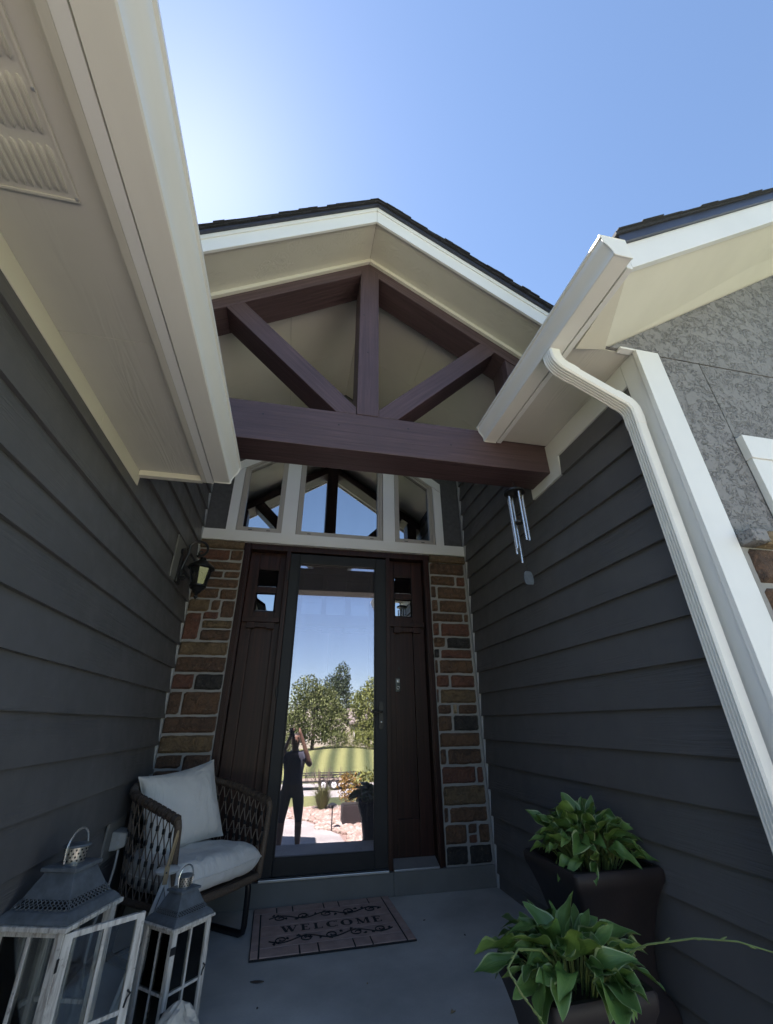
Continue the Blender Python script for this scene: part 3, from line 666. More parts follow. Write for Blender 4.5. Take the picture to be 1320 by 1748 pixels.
# right eave
re_ = sub(house, 'right_eave'); RZ = 2.885
B((XR-.026, -2.47, 2.735), (XR, -1.80, RZ-.001), 'frieze_board', M['white'], re_, .002)
MB().prism_x([(-1.798, 2.590), (-1.425, 2.590), (-1.425, 2.884), (-1.798, 2.884)], XR-.024, XR).build('beam_pocket_trim', M['white'], re_, bevel=.002)
B((1.302, -2.555, RZ), (XR, -1.70, RZ+.012), 'soffit_panel', M['soffit'], re_, .001)
B((1.272, -2.985, 2.858), (1.3015, -1.70, 3.02), 'fascia_board', M['white'], re_, .002)
gutter('gutter', 1.2655, -1, 2.862, -3.02, -1.70)
# rake soffit between the stucco wall and the rake board (rises to the right)
def rz_w(x): return 2.888+.664*(x-1.503)
def rz_r(x): return 2.905+.678*(x-1.33)
XB = 5.0
b = MB(); b.add([(1.310, -2.556, 2.850), (1.49, -2.556, 2.884), (XB, -2.556, rz_w(XB)), (1.310, -2.955, 2.892), (XB, -2.955, rz_r(XB)),
                 (1.310, -2.556, 2.870), (1.49, -2.556, 2.904), (XB, -2.556, rz_w(XB)+.02), (1.310, -2.955, 2.912), (XB, -2.955, rz_r(XB)+.02)],
                [(0, 1, 2, 4, 3), (5, 8, 9, 7, 6), (0, 3, 8, 5), (0, 5, 6, 1), (1, 6, 7, 2), (2, 7, 9, 4), (3, 4, 9, 8)])
b.build('rake_soffit', M['cream'], re_)
def rk(x, o): return rz_r(x)+o
MB().prism_y([(1.303, 2.872), (XB, rk(XB, -.02)), (XB, rk(XB, .185)), (1.303, rk(1.303, .150))], -2.985, -2.957).build('rake_board', M['white'], re_, bevel=.002)
MB().prism_y([(1.28, rk(1.28, .152)), (XB, rk(XB, .187)), (XB, rk(XB, .262)), (1.28, rk(1.28, .205))], -3.000, -2.955).build('drip_edge', M['drip'], re_)
MB().prism_y([(1.26, rk(1.26, .207)), (XB, rk(XB, .263)), (XB, rk(XB, .285)), (1.26, rk(1.26, .225))], -3.01, -1.71).build('wing_roof', M['shingle'], re_)
MB().prism_y([(1.70, rk(1.70, .207)), (XB, rk(XB, .263)), (XB, rk(XB, .285)), (1.70, rk(1.70, .225))], -1.709, 3.5).build('wing_roof', M['shingle'], re_)
for i in range(24):
    xa = 1.27+i*.155; h = rnd.uniform(.001, .006)
    MB().prism_y([(xa, rk(xa, .226+.0008*i)), (xa+.155, rk(xa+.155, .227+.0008*i)), (xa+.155, rk(xa+.155, .230+h*.5+.0008*i)), (xa, rk(xa, .229+h*.3+.0008*i))], -3.02-rnd.uniform(0, .012), -2.70).build('shingle', M['shingle'], re_)
MB().prism_y([(4.9, rk(4.9, .2)), (5.3, rk(5.3, .2)), (9.0, 2.9), (9.0, 2.7), (5.0, rk(5.0, 0))], -3.0, 3.5).build('wing_roof', M['shingle'], re_)
# corner boards, stucco front wall
cb = sub(house, 'corner_board'); FY = -2.575
B((1.640, -2.602, -.6), (1.782, FY-.002, 2.872), 'front_board', M['white'], cb, .003)
B((1.652, FY-.0015, -.6), (XR+.002, -2.472, 2.883), 'side_board', M['white'], cb, .003)
B((1.56, -2.592, 2.873), (1.655, -2.557, 2.886), 'soffit_strip', M['white'], cb, .001)
fw = sub(house, 'stucco_wall')
MB().prism_y([(1.45, 2.888), (5.0, 2.888), (5.0, rz_w(5.0)-.003), (1.508, 2.889)], FY, FY+.018).build('stucco_panel', M['stucco'], fw, bevel=.002)
MB().prism_y([(1.783, 1.815), (2.076, 1.815), (2.076, 2.880), (1.783, 2.880)], FY, FY+.018).build('stucco_panel', M['stucco'], fw, bevel=.002)
MB().prism_y([(2.082, 1.815), (5.0, 1.815), (5.0, 2.880), (2.082, 2.880)], FY, FY+.018).build('stucco_panel', M['stucco'], fw, bevel=.002)
wt = sub(house, 'front_window')
B((2.076, -2.612, 2.232), (3.6, FY-.001, 2.366), 'head_trim', M['white'], wt, .003)
B((2.079, -2.606, .5), (2.20, FY-.001, 2.230), 'side_trim', M['white'], wt, .003); B((3.47, -2.606, .5), (3.59, FY-.001, 2.230), 'side_trim', M['white'], wt, .003)
B((2.201, -2.596, .5), (2.26, FY-.001, 2.229), 'sash', M['white'], wt, .003); B((2.261, -2.590, .5), (3.469, FY-.001, 2.228), 'pane', M['win_glass'], wt, 0)
wc = sub(house, 'stone_wainscot')
B((1.785, -2.60, -.6), (5.0, FY+.001, 1.75), 'mortar_bed', M['mortar'], wc, .002)
r = random.Random(5); zt = 1.745; k = 0
while zt > -.5:
    h = r.choice((.10, .125, .15, .19)); x = 1.80+r.uniform(-.004, .01); lim = 2.6
    while x < lim:
        w = r.uniform(.16, .36)
        if zt-h < 1.2: w *= 1
        stone_mesh(x, x+w, zt-h, zt, -2.60, .024, 300+k, .010).build('stone', ST[r.choice((0, 5, 4, 1, 0))] if k else ST[4], wc, smooth='all'); k += 1
        x += w+.018
    zt -= h+.018
B((1.790, -2.66, 1.756), (1.875, FY+.001, 1.812), 'ledge_stone', M['stucco'], wc, .008)
for i in range(2):
    stone_mesh(1.879+i*.45, 2.322+i*.45, 1.756, 1.814, -2.645, .03, 400+i, .004).build('ledge_stone', ST[5], wc, smooth='all')
    B((1.881+i*.45, -2.647, 1.759), (2.320+i*.45, FY+.001, 1.811), 'ledge_core', ST[5], wc, .004)
# downspout
ds = sub(house, 'downspout'); DY = -2.502
def spout_ring(p, t, w=.036, d=.030, groove=True):
    n = Vector((-t.z, 0, t.x)); n = -n if n.x > 0 else n       # towards the porch (-x) side
    yv = Vector((0, 1, 0)); prof = []
    c = .008
    prof = [(-w, d-c), (-w+c, d)]
    if groove:
        gx = [-.0205, -.0068, .0068, .0205]
        for g in gx: prof += [(g-.0042, d), (g-.0012, d-.007), (g+.0012, d-.007), (g+.0042, d)]
    prof += [(w-c, d), (w, d-c), (w, -d+c), (w-c, -d), (-w+c, -d), (-w, -d+c)]
    return [p+yv*a+n*q for a, q in prof]
path = [(1.200, 2.868), (1.200, 2.835)]
def arc(c, r_, a0, a1, n): return [(c[0]+r_*math.cos(R(a0+(a1-a0)*i/n)), c[1]+r_*math.sin(R(a0+(a1-a0)*i/n))) for i in range(n+1)]
elb1 = [(1.200, 2.845)] + arc((1.285, 2.815), .085, 180, 240, 7)
last = Vector(elb1[-1]); dirn = Vector((math.cos(R(-30)), math.sin(R(-30))))
elbA = elb1; mid_end = Vector((1.555, 0)); L_ = (1.545-last.x)/dirn.x; diag = last+dirn*L_
elbB = arc((diag.x+.085*math.cos(R(240)), diag.y+.085*math.sin(R(240))), .085, 60, 0, 7)
xs_ = elbB[-1][0]
def spout(pts, name, crimp=False, s=1.0):
    P3 = [Vector((a, DY, c)) for a, c in pts]; rg = []
    for i, p in enumerate(P3):
        t = (P3[min(i+1, len(P3)-1)]-P3[max(i-1, 0)]).normalized(); k = s*(1+(.035 if (crimp and i % 2 == 1) else 0))
        rg.append(spout_ring(p, t, .036*k, .030*k))
    return MB().rings(rg).build(name, M['gutter'], ds, smooth=True)
def dense(pts, n=2):
    o = []
    for a, c in zip(pts, pts[1:]):
        for i in range(n): o.append((a[0]+(c[0]-a[0])*i/n, a[1]+(c[1]-a[1])*i/n))
    return o+[pts[-1]]
spout(dense(elb1+[tuple(last+dirn*.07)]), 'elbow', True, 1.05)
spout([tuple(last+dirn*.05), tuple(diag-dirn*.03)], 'offset_pipe')
spout(dense([tuple(diag-dirn*.06)]+elbB+[(xs_, elbB[-1][1]-.07)]), 'elbow', True, 1.05)
spout([(xs_, elbB[-1][1]-.04), (xs_, 1.2), (xs_, -.58)], 'pipe')
for z in (.1,):
    B((xs_-.033, DY-.040, z), (XR, DY+.040, z+.025), 'pipe_strap', M['gutter'], ds, .002)

# ------------------------------------------------------------------ wall lamp
wlp = thing('wall_lamp', 'black wall lantern with a scrolled arm and seeded glass beside the stone column', 'wall lamp', (XL+.02, -.58, 2.19))
B((.0, -.165, -.125), (.012, .105, .20), 'mounting_block', M['riser'], wlp, .003)
MB().prism_x([(-.045+.0, -.13), (.045, -.13), (.05, -.10), (.03, -.09), (.04, .09), (.05, .10), (.045, .13), (.0, .155), (-.045, .13), (-.05, .10), (-.03, .09), (-.04, -.09), (-.05, -.10)], .0125, .030).build('back_plate', M['blackmetal'], wlp, bevel=.004)
arm = [(.03, 0, -.02), (.045, 0, .05), (.06, 0, .11)]
for i in range(15):
    a = R(165-i*(165+95)/14*1.0); arm.append((.125+.068*math.cos(a), 0, .155+.062*math.sin(a)))
for i in range(8):
    a = R(-95-i*32); rr = .040*(1-i/9); arm.append((.125+.03+rr*math.cos(a)*.8, 0, .125+rr*math.sin(a)*.6))
MB().tube(arm, [.010]*3+[.010]*15+[.009-.0006*i for i in range(8)], 8).build('arm', M['blackmetal'], wlp, smooth=True)
scr = [(.03, 0, -.03)]+[(.055+(.028-.0022*i)*math.cos(R(150+i*42)), 0, -.075+(.028-.0022*i)*math.sin(R(150+i*42))) for i in range(11)]
MB().tube(scr, .006, 7).build('scroll', M['blackmetal'], wlp, smooth=True)
ax = .172
hexr = lambda r, z, s=6: [(ax+r*math.cos(2*math.pi*(i+.5)/s), r*math.sin(2*math.pi*(i+.5)/s), z) for i in range(s)]
MB().lathe([(.016, .085), (.022, .082), (.026, .072), (.020, .066), (.034, .058), (.050, .044), (.066, .036), (.072, .028), (.090, .014), (.098, .004), (.098, -.006), (.088, -.010), (.07, -.010)], 20, (ax, 0)).build('cap', M['blackmetal'], wlp, smooth=True)
MB().rings([hexr(.078, -.011), hexr(.052, -.140)], caps=False).build('glass_shade', M['lamp_glass'], wlp)
for i in range(6):
    a = 2*math.pi*(i+.5)/6; c, s_ = math.cos(a), math.sin(a)
    MB().tube([(ax+.081*c, .081*s_, -.010), (ax+.055*c, .055*s_, -.142)], .0055, 6).build('glass_bar', M['blackmetal'], wlp, smooth=True)
MB().lathe([(.062, -.138), (.062, -.150), (.050, -.156), (.054, -.162), (.040, -.172), (.028, -.186), (.030, -.192), (.016, -.202), (.008, -.215), (.015, -.222), (.015, -.230), (.002, -.245)], 16, (ax, 0)).build('base_finial', M['blackmetal'], wlp, smooth=True)
MB().lathe([(.012, -.135), (.012, -.09), (.020, -.07), (.018, -.045), (.002, -.035)], 10, (ax, 0)).build('bulb', M['plastic'], wlp, smooth=True)

# ------------------------------------------------------------------ doorbell
db = thing('doorbell', 'small black video doorbell on the right sidelight panel', 'doorbell', (.943, .0715, 1.415))
B((-.022, -.022, -.060), (.022, 0, .060), 'body', M['black_screen'], db, .004)
MB().lathe([(.009, 0), (.009, .002), (.002, .003)], 16).build('camera_lens', M['alu'], db, loc=(-.0, -.0222, .030), rot=(R(90), 0, 0))
B((-.014, -.0235, .018), (.014, -.0222, .048), 'camera_window', M['plastic'], db, .001)
MB().tube([(.012*math.cos(2*math.pi*i/18), -.023, -.024+.012*math.sin(2*math.pi*i/18)) for i in range(18)], .0018, 6, closed=True).build('button_ring', M['alu'], db, smooth=True)

# ------------------------------------------------------------------ wind chime
wc_ = thing('wind_chime', 'wind chime with silver tubes hanging under the right end of the beam', 'wind chime', (1.42, -1.57, 0))
MB().tube([(0, 0, 2.662), (0, 0, 2.64), (.008, 0, 2.632), (.008, 0, 2.622), (0, 0, 2.615), (-.006, 0, 2.622)], .0018, 6).build('hook', M['blackmetal'], wc_, smooth=True)
for i in range(3):
    a = 2*math.pi*i/3+.4; MB().tube([(0, 0, 2.616), (.055*math.cos(a), .055*math.sin(a), 2.556)], .0011, 4).build('cord', M['blackmetal'], wc_)
MB().lathe([(.066, 2.535), (.072, 2.538), (.072, 2.552), (.066, 2.556), (.0, 2.557)][:4], 24).build('top_disc', M['blackmetal'], wc_, smooth=True)
for i, (dx, dy, t, bt) in enumerate(((-.050, -.010, 2.503, 2.115), (.003, -.052, 2.528, 2.161), (.052, -.008, 2.524, 2.180), (.004, .046, 2.525, 2.038), (-.034, .030, 2.51, 2.09))):
    tb = sub(wc_, 'tube_hanger')
    MB().lathe([(.0085, bt), (.0085, t)], 14, (dx, dy)).build('tube', M['chrome'], tb, smooth=True)
    MB().tube([(dx*.98, dy*.98, t+.001), (dx, dy, 2.537)], .001, 4).build('cord', M['blackmetal'], tb)
MB().lathe([(.026, 2.305), (.028, 2.308), (.028, 2.318), (.026, 2.32)], 18).build('striker', M['blackmetal'], wc_, smooth=True)
MB().tube([(0, 0, 2.54), (0, 0, 1.966)], .001, 4).build('cord', M['blackmetal'], wc_)
sail = [(-.028+.006*t, -0, 1.880) for t in ()]
MB().prism_y([(-.022, 1.878), (.022, 1.878), (.031, 1.892), (.033, 1.918), (.028, 1.950), (.018, 1.966), (-.018, 1.966), (-.028, 1.950), (-.033, 1.918), (-.031, 1.892)], -.004, .004).build('sail', M['zinc'], wc_, bevel=.001)

# ------------------------------------------------------------------ outlet with plug
ou = thing('outdoor_outlet', 'grey-white outdoor outlet cover with a plug and cord behind the wicker chair', 'outlet', (XL+.02, -.62, .52))
B((0, -.15, -.075), (.012, .13, .105), 'cover_block', M['riser'], ou, .003)
MB().rings([[(.013, -.075, -.035), (.013, .075, -.035), (.013, .075, .055), (.013, -.075, .055)], [(.05, -.08, -.03), (.05, .06, -.03), (.05, .06, .05), (.05, -.08, .05)], [(.085, -.05, -.02), (.085, .03, -.02), (.085, .03, .04), (.085, -.05, .04)]]).build('bubble_cover', M['plastic'], ou, bevel=.008)
for z in (-.004, .026): B((.05, -.086, z), (.062, -.0795, z+.016), 'socket', M['caulk'], ou, .002)
MB().tube([(.06, -.06, -.03), (.062, -.065, -.10), (.055, -.075, -.2), (.04, -.11, -.32), (.05, -.16, -.44), (.09, -.24, -.515)], .006, 8).build('cord', M['plastic'], ou, smooth=True)

# ------------------------------------------------------------------ wicker armchair
ang = math.atan2(-.656, .755)                       # facing direction
ch = thing('wicker_armchair', 'brown woven wicker barrel armchair on a black sled base by the door', 'armchair', (-.30, -.705, 0), ang+math.pi/2)
# local: -y = facing direction, x = along the front edge, y = towards the back
HW, DP = .335, .60
def U(t, k=1.0):                                    # t in [-1,1] around the U from left arm tip to right arm tip
    s = abs(t); sg = -1 if t < 0 else 1
    if s > .62:
        f = (s-.62)/.38; return (sg*(HW*k-.004*f), (.30*(1-f)))
    a = s/.62*math.pi/2
    return (sg*HW*k*math.sin(a)**.85, .30+(DP*k-.30)*math.cos(a)**.85)
def top(t): x, y = U(t, 1.04); s = abs(t); return Vector((x, y, .772-.118*max(0, (s-.25)/.75)**1.2))
def bot(t): x, y = U(t, .96); return Vector((x, y, .278))
NT = 44
MB().tube([top(-1+2*i/NT) for i in range(NT+1)], .021, 10).build('arm_rail', M['wicker'], ch, smooth=True)
wr = MB()
for i in range(110):
    t = -1+2*(i+.5)/110; p = top(t); q = top(min(1, t+.004))
    if i % 3 == 2: continue
    d = (q-p).normalized(); u = d.orthogonal().normalized(); w = d.cross(u); lean = d*.003
    wr.tube([p+(u*math.cos(a)+w*math.sin(a))*.0225+lean*math.sin(a) for a in [2*math.pi*k/10 for k in range(10)]], .0042, 5, closed=True)
o = wr.build('rail_wrapping', M['wicker_dark'], ch, smooth=True); o['kind'] = 'stuff'
MB().tube([bot(-1+2*i/NT) for i in range(NT+1)], .017, 8).build('base_rail', M['wicker'], ch, smooth=True)
MB().tube([Vector((-HW*.96, 0, .278)), Vector((-.1, -.012, .273)), Vector((.1, -.012, .273)), Vector((HW*.96, 0, .278))], .019, 10).build('front_rail', M['wicker'], ch, smooth=True)
for sg in (-1, 1):
    a, b_ = top(sg), bot(sg); MB().tube([a, a+Vector((0, -.012, -.03)), a.lerp(b_, .5)+Vector((0, -.012, 0)), b_], .019, 10).build('front_post', M['wicker'], ch, smooth=True)
# crossing strands with dark clips
def wallp(t, f): p = bot(t).lerp(top(t), f); x, y = U(t, 1.0); c = Vector((0, .25, 0)); return p
NS = 29
for i in range(NS):
    t0 = -.975+1.95*i/(NS-1)
    for dr in (-1, 1):
        pts = []
        for k in range(13):
            f = k/12; sw = abs(((f*2.5+.5) % 1)-.5)*2       # zigzag between neighbouring clips
            t = max(-.99, min(.99, t0+dr*(1-sw)*.0346)); pts.append(wallp(t, .02+.96*f))
        MB().tube(pts, .0036, 5).build('strand', M['strand'], ch, smooth=True)
clipm = None
for i in range(NS):
    t0 = -.975+1.95*i/(NS-1)
    for f, off in ((.2, 0), (.4, .0285), (.6, 0), (.8, .0285)):
        t = t0+off*0+(.0348 if off else 0)
        if abs(t) > .985: continue
        # strands meet alternately at the column and half-way to the neighbour
        p = wallp(t if off else t0, f); q = wallp((t if off else t0)+.01, f); rz = math.atan2((q-p).y, (q-p).x)
        if clipm is None: clipm = MB().box((-.0075, -.006, -.012), (.0075, .006, .012)).build('clip', M['rubberblack'], ch, bevel=.002, loc=p, rot=(0, 0, rz)).data
        else: link('clip', clipm, ch, p, (0, 0, rz))
MB().prism_z([tuple(bot(-1+2*i/20).xy*.97) for i in range(21)], .281, .294).build('seat_deck', M['wicker_dark'], ch)
for sg in (-1, 1):
    MB().tube([(sg*.235, .01, .272), (sg*.240, .0, .24), (sg*.246, .004, .20), (sg*.266, .026, .06), (sg*.268, .034, .03), (sg*.267, .06, .018), (sg*.262, .25, .018), (sg*.255, .44, .018), (sg*.252, .475, .03), (sg*.25, .48, .07), (sg*.24, .45, .272)], .0175, 10).build('sled_leg', M['blackmetal'], ch, smooth=True)
MB().tube([(-.27, .45, .018), (.27, .45, .018)], .013, 8).build('stretcher', M['blackmetal'], ch, smooth=True)

def cushion(name, w, d, h, label, mat, loc, rot, ears=0., front_round=0, sag=0, cat='cushion', shape=None, n=44, edge=.5):
    bm_ = MB(); vs = []
    def P_(u, v, s):
        # pulled-in sides leave pointed corners
        px = u*(1-ears*(1-abs(u))*0-ears*(1-v*v)*.5*abs(u)**2)*w/2; py = v*(1-ears*(1-u*u)*.5*abs(v)**2)*d/2
        t = ((1-abs(u)**(2+4*edge))*(1-abs(v)**(2+4*edge)))**.5
        rad = math.hypot(px/w, py/d)*2; th_ = math.atan2(py, px)
        wr_ = .009*noise.noise(Vector((px*12, py*12, s*3+w))) + .020*noise.noise(Vector((px*4.5, py*4.5, s+w*7)))
        wr_ += .011*max(0, rad-.45)*noise.noise(Vector((th_*4.5, rad*1.2, w*5+s)))+.006*max(0, abs(noise.noise(Vector((px*7+py*3, py*2, w+9))))*-1+.25)
        pz = s*(h/2*t) + wr_*t*(1 if s > 0 else .4) - sag*(1-abs(u))
        return (px, py, pz) if not shape else shape(px, py, pz)
    N = n; idx = {}
    for s in (1, -1):
        for j in range(N+1):
            for i in range(N+1):
                e = i in (0, N) or j in (0, N)
                if s < 0 and e: idx[(s, i, j)] = idx[(1, i, j)]; continue
                idx[(s, i, j)] = len(vs); vs.append(P_(math.sin(math.pi/2*(2*i/N-1)), math.sin(math.pi/2*(2*j/N-1)), s))
    fs = []
    for s in (1, -1):
        for j in range(N):
            for i in range(N):
                q = (idx[(s, i, j)], idx[(s, i+1, j)], idx[(s, i+1, j+1)], idx[(s, i, j+1)]); fs.append(q if s > 0 else q[::-1])
    bm_.add(vs, fs); o = bm_.build(name, mat, None, smooth='all', loc=loc, rot=rot); tag(o, label, cat); 
    return o, [vs[idx[(1, i, 0)]] for i in range(N+1)]+[vs[idx[(1, N, j)]] for j in range(N+1)]+[vs[idx[(1, i, N)]] for i in range(N, -1, -1)]+[vs[idx[(1, 0, j)]] for j in range(N, -1, -1)]
zr = ang+math.pi/2
def chair_pt(x, y, z): c, s = math.cos(zr), math.sin(zr); return (-.30+c*x-s*y, -.705+s*x+c*y, z)
def seat_shape(px, py, pz):
    k = 1-.28*max(0, py/.28)**2 if py > 0 else 1
    bow = -.02*(1-(px/.31)**2) if py < -.15 else 0
    return (px*k, py+bow, pz)
o, rim = cushion('seat_cushion', .61, .56, .155, 'off-white canvas seat cushion on the wicker armchair', M['fabric'], chair_pt(0, .265, .376), (0, 0, zr), 0, edge=2.2, shape=seat_shape)
MB().tube([Vector(p)+Vector((0, 0, .0)) for p in rim], .005, 5).build('piping', M['fabric'], o, smooth=True)
# pillow: local x along the chair width, local y up the pillow, z = towards the viewer
bc, tcn = Vector((-.555, -.475, .44)), Vector((-.685, -.405, .835))
yv = (tcn-bc).normalized(); xv = Vector((math.cos(zr), math.sin(zr), 0)); xv = Vector((.37, .32, .0)).normalized(); xv = (xv-yv*xv.dot(yv)).normalized(); zv = xv.cross(yv)
mw = Matrix((( xv.x, yv.x, zv.x, 0), (xv.y, yv.y, zv.y, 0), (xv.z, yv.z, zv.z, 0), (0, 0, 0, 1)))
pil, rim = cushion('throw_pillow', .52, .455, .20, 'off-white square pillow leaning on the back of the wicker armchair', M['fabric'], (bc+tcn)/2+zv*.02, mw.to_euler(), .22, edge=.22, cat='pillow')
MB().tube([Vector(p) for p in rim], .0028, 5).build('seam', M['fabric'], pil, smooth=True)

# ------------------------------------------------------------------ lanterns
def lantern(label, loc, rz, s, door_open=0):
    """s = plate width; built in units of the plate width"""
    t = thing('candle_lantern', label, 'lantern', loc, rz, 'weathered white wooden lanterns on the porch'); k = s
    H = 1.70*k; hw = .47*k; pw = .055*k
    MB().box((-.5*k, -.5*k, 0), (.5*k, .5*k, .07*k)).build('base', M['chippy'], t, bevel=.004)
    MB().box((-.52*k, -.52*k, H), (.52*k, .52*k, H+.05*k)).build('top_plate', M['chippy'], t, bevel=.003)
    for sx in (-1, 1):
        for sy in (-1, 1):
            cx, cy_ = sx*(hw-pw), sy*(hw-pw)
            MB().box((cx-pw, cy_-pw, .071*k), (cx+pw, cy_+pw, H-.001)).build('post', M['chippy'], t, bevel=.003)
    def face(par, w2, z0, z1, hinge=False):
        """a glazed frame in the plane y=0, x from -w2..w2"""
        bw = .045*k; th = .03*k
        for a, c, nm in (((-w2, z0), (w2, z0+bw*1.3), 'rail'), ((-w2, z1-bw*1.3), (w2, z1), 'rail')):
            MB().box((a[0], -th, a[1]), (c[0], th, c[1])).build(nm, M['chippy'], par, bevel=.002)
        MB().box((-.022*k, -th*.7, z0+bw*1.3), (.022*k, th*.7, z1-bw*1.3)).build('muntin', M['chippy'], par, bevel=.0015)
        zc = z0+(z1-z0)*.42
        for a, c in ((-w2, -.0225*k), (.0225*k, w2)): MB().box((a, -th*.7, zc-.022*k), (c, th*.7, zc+.022*k)).build('muntin', M['chippy'], par, bevel=.0015)
        MB().box((-w2, -.004*k, z0+bw), (w2, .004*k, z1-bw)).build('pane', M['thin_glass'], par)
    w2 = hw-2*pw
    for i in range(4):
        if door_open and i == 0: continue
        f = bpy.data.objects.new('glazed_side', None); COL.objects.link(f); f.parent = t; f.empty_display_size = .05
        f.rotation_euler = (0, 0, i*math.pi/2); a = i*math.pi/2; d = hw-pw
        f.location = (math.sin(a)*d, -math.cos(a)*d, 0); face(f, w2-.001, .072*k, H-.002)
    if door_open:
        f = bpy.data.objects.new('door', None); COL.objects.link(f); f.parent = t; f.empty_display_size = .05
        hx = -(hw-1.2*pw); f.rotation_euler = (0, 0, -door_open)
        c, s_ = math.cos(door_open), math.sin(door_open); w3 = hw-1.1*pw
        f.location = (hx+w3*c, -hw-.012*k-w3*s_, 0); face(f, w3, .10*k, H-.02*k)
        for sg in (-1, 1): MB().box((sg*w3-.05*k, -.032*k, .10*k), (sg*w3+.05*k, .032*k, H-.02*k)).build('stile', M['chippy'], f, bevel=.003)
        MB().tube([(w3, -.035*k, .95*k), (w3+.02*k, -.08*k, .93*k), (w3, -.05*k, .88*k), (w3-.01*k, -.035*k, .80*k)], .008*k+.001, 6).build('latch', M['bronze'], f, smooth=True)
    else:
        MB().tube([(w2+.03*k, -hw-.01*k, .98*k), (w2+.05*k, -hw-.05*k, .95*k), (w2+.03*k, -hw-.02*k, .88*k), (w2+.02*k, -hw-.01*k, .80*k)], .009*k+.001, 6).build('latch', M['bronze'], t, smooth=True)
    for z in (.45, 1.35): MB().box((-hw-.004, -hw-.004, z*k), (-hw+.10*k, -hw-.0005, (z+.12)*k)).build('hinge', M['bronze'], t, bevel=.001)
    # zinc roof
    z0 = H+.051*k
    def sq(h, z): return [(-h*k, -h*k, z0+z*k*.84), (h*k, -h*k, z0+z*k*.84), (h*k, h*k, z0+z*k*.84), (-h*k, h*k, z0+z*k*.84)]
    MB().rings([sq(.485, 0), sq(.485, .02), sq(.465, .06), sq(.415, .115), sq(.385, .13)]).build('roof_skirt', M['zinc'], t, bevel=.003)
    band = MB()                                         # pierced band: lattice of thin bars
    for sd in range(4):
        ca, sa = math.cos(sd*math.pi/2), math.sin(sd*math.pi/2)
        def q(x, z):
            h = (.385-.055*(z/.10))*k; y = -h; X = x*h
            return Vector((ca*X-sa*y, sa*X+ca*y, z0+(.13+z)*k*.84))
        NB = 13
        for i in range(NB):
            for dr in (-1, 1):
                x0 = -1+2*i/(NB-1); pts = [q(max(-1, min(1, x0+dr*.085*math.sin(math.pi*f/1.0*2))), .10*f) for f in [j/6 for j in range(7)]]
                band.tube(pts, .0058*k, 4)
    bo = band.build('pierced_band', M['zinc'], t); bo['kind'] = 'stuff'
    MB().rings([sq(.350, .120), sq(.300, .236)]).build('dark_inner', M['blackmetal'], t)
    MB().rings([sq(.330, .23), sq(.300, .30), sq(.250, .42), sq(.215, .50), sq(.212, .515), sq(.25, .53), sq(.25, .575), sq(.20, .592)]).build('roof', M['zinc'], t, bevel=.002)
    zc = z0+.592*.84*k; r_ = .135*k
    MB().lathe([(r_*.92, zc), (r_*1.04, zc+.17*k)], 20).build('chimney', M['nickel'], t, smooth=True)
    holes = None
    for row in range(4):
        for i in range(14):
            a = 2*math.pi*(i+.5*(row % 2))/14; zz = zc+(.03+.038*row)*k; rr = r_*(.92+.12*(.03+.038*row)/.17)
            loc_ = (rr*math.cos(a), rr*math.sin(a), zz)
            if holes is None: holes = MB().lathe([(.0125*k, -.0015), (.0125*k, .0012)], 8).build('vent_hole', M['blackmetal'], t, loc=loc_, rot=(0, math.pi/2, a)).data
            else: link('vent_hole', holes, t, loc_, (0, math.pi/2, a))
    MB().lathe([(r_*1.22, zc+.172*k), (r_*1.24, zc+.18*k), (r_*1.1, zc+.20*k), (r_*.3, zc+.205*k)], 20).build('chimney_cap', M['zinc'], t, smooth=True)
    hp = [(-.17*k, 0, zc+.01*k)]
    for i in range(17): a = math.pi-math.pi*i/16; hp.append((.185*k*math.cos(a), 0, zc+.15*k+.22*k*math.sin(a)))
    hp.append((.17*k, 0, zc+.01*k))
    MB().tube(hp, .016*k, 8).build('handle', M['chrome'] if s > .25 else M['chrome'], t, smooth=True)
    return t
lantern('large white wooden lantern with its glazed door ajar by the siding', (-.765, -1.60, 0), math.atan2(.28, .09), .285, .64)
lantern('smaller white wooden lantern with its door closed, beside the limestone rock', (-.390, -1.285, 0), math.atan2(.16, .14), .205, 0)
# white A-frame lantern with a strap handle
af = thing('house_lantern', 'white A-frame wooden lantern with a tan strap between the armchair and small lantern', 'lantern', (-.515, -1.065, 0), R(8))
for sg in (-1, 1): MB().prism_y([(sg*.135, 0), (sg*.120, 0), (0, .425), (sg*.010, .455)], -.055, .055).build('roof_slab', M['whitewood'], af, bevel=.002)
MB().prism_y([(-.112, .02), (.112, .02), (0, .41)], -.040, -.030).build('front_panel', M['whitewood'], af)
MB().box((-.112, -.04, 0), (.112, .04, .02)).build('base', M['whitewood'], af, bevel=.002)
MB().lathe([(.002, .486), (.045, .483), (.056, .474), (.052, .464), (.02, .456), (.004, .455)], 20).build('wooden_knob', M['whitewood'], af, smooth=True)
MB().box((-.011, -.058, .430), (.011, -.050, .50)).build('strap_tab', M['strap'], af, bevel=.002)
MB().lathe([(.004, 0), (.004, .003), (.001, .004)], 8).build('rivet', M['blackmetal'], af, loc=(0, -.0582, .475), rot=(R(90), 0, 0))
MB().tube([(-.004, -.05, .49), (.004, -.035, .54), (.012, -.01, .60), (.018, .0, .625), (.020, .012, .60), (.012, .030, .54), (.004, .045, .47)], .005, 6).build('strap_handle', M['strap'], af, smooth=True)

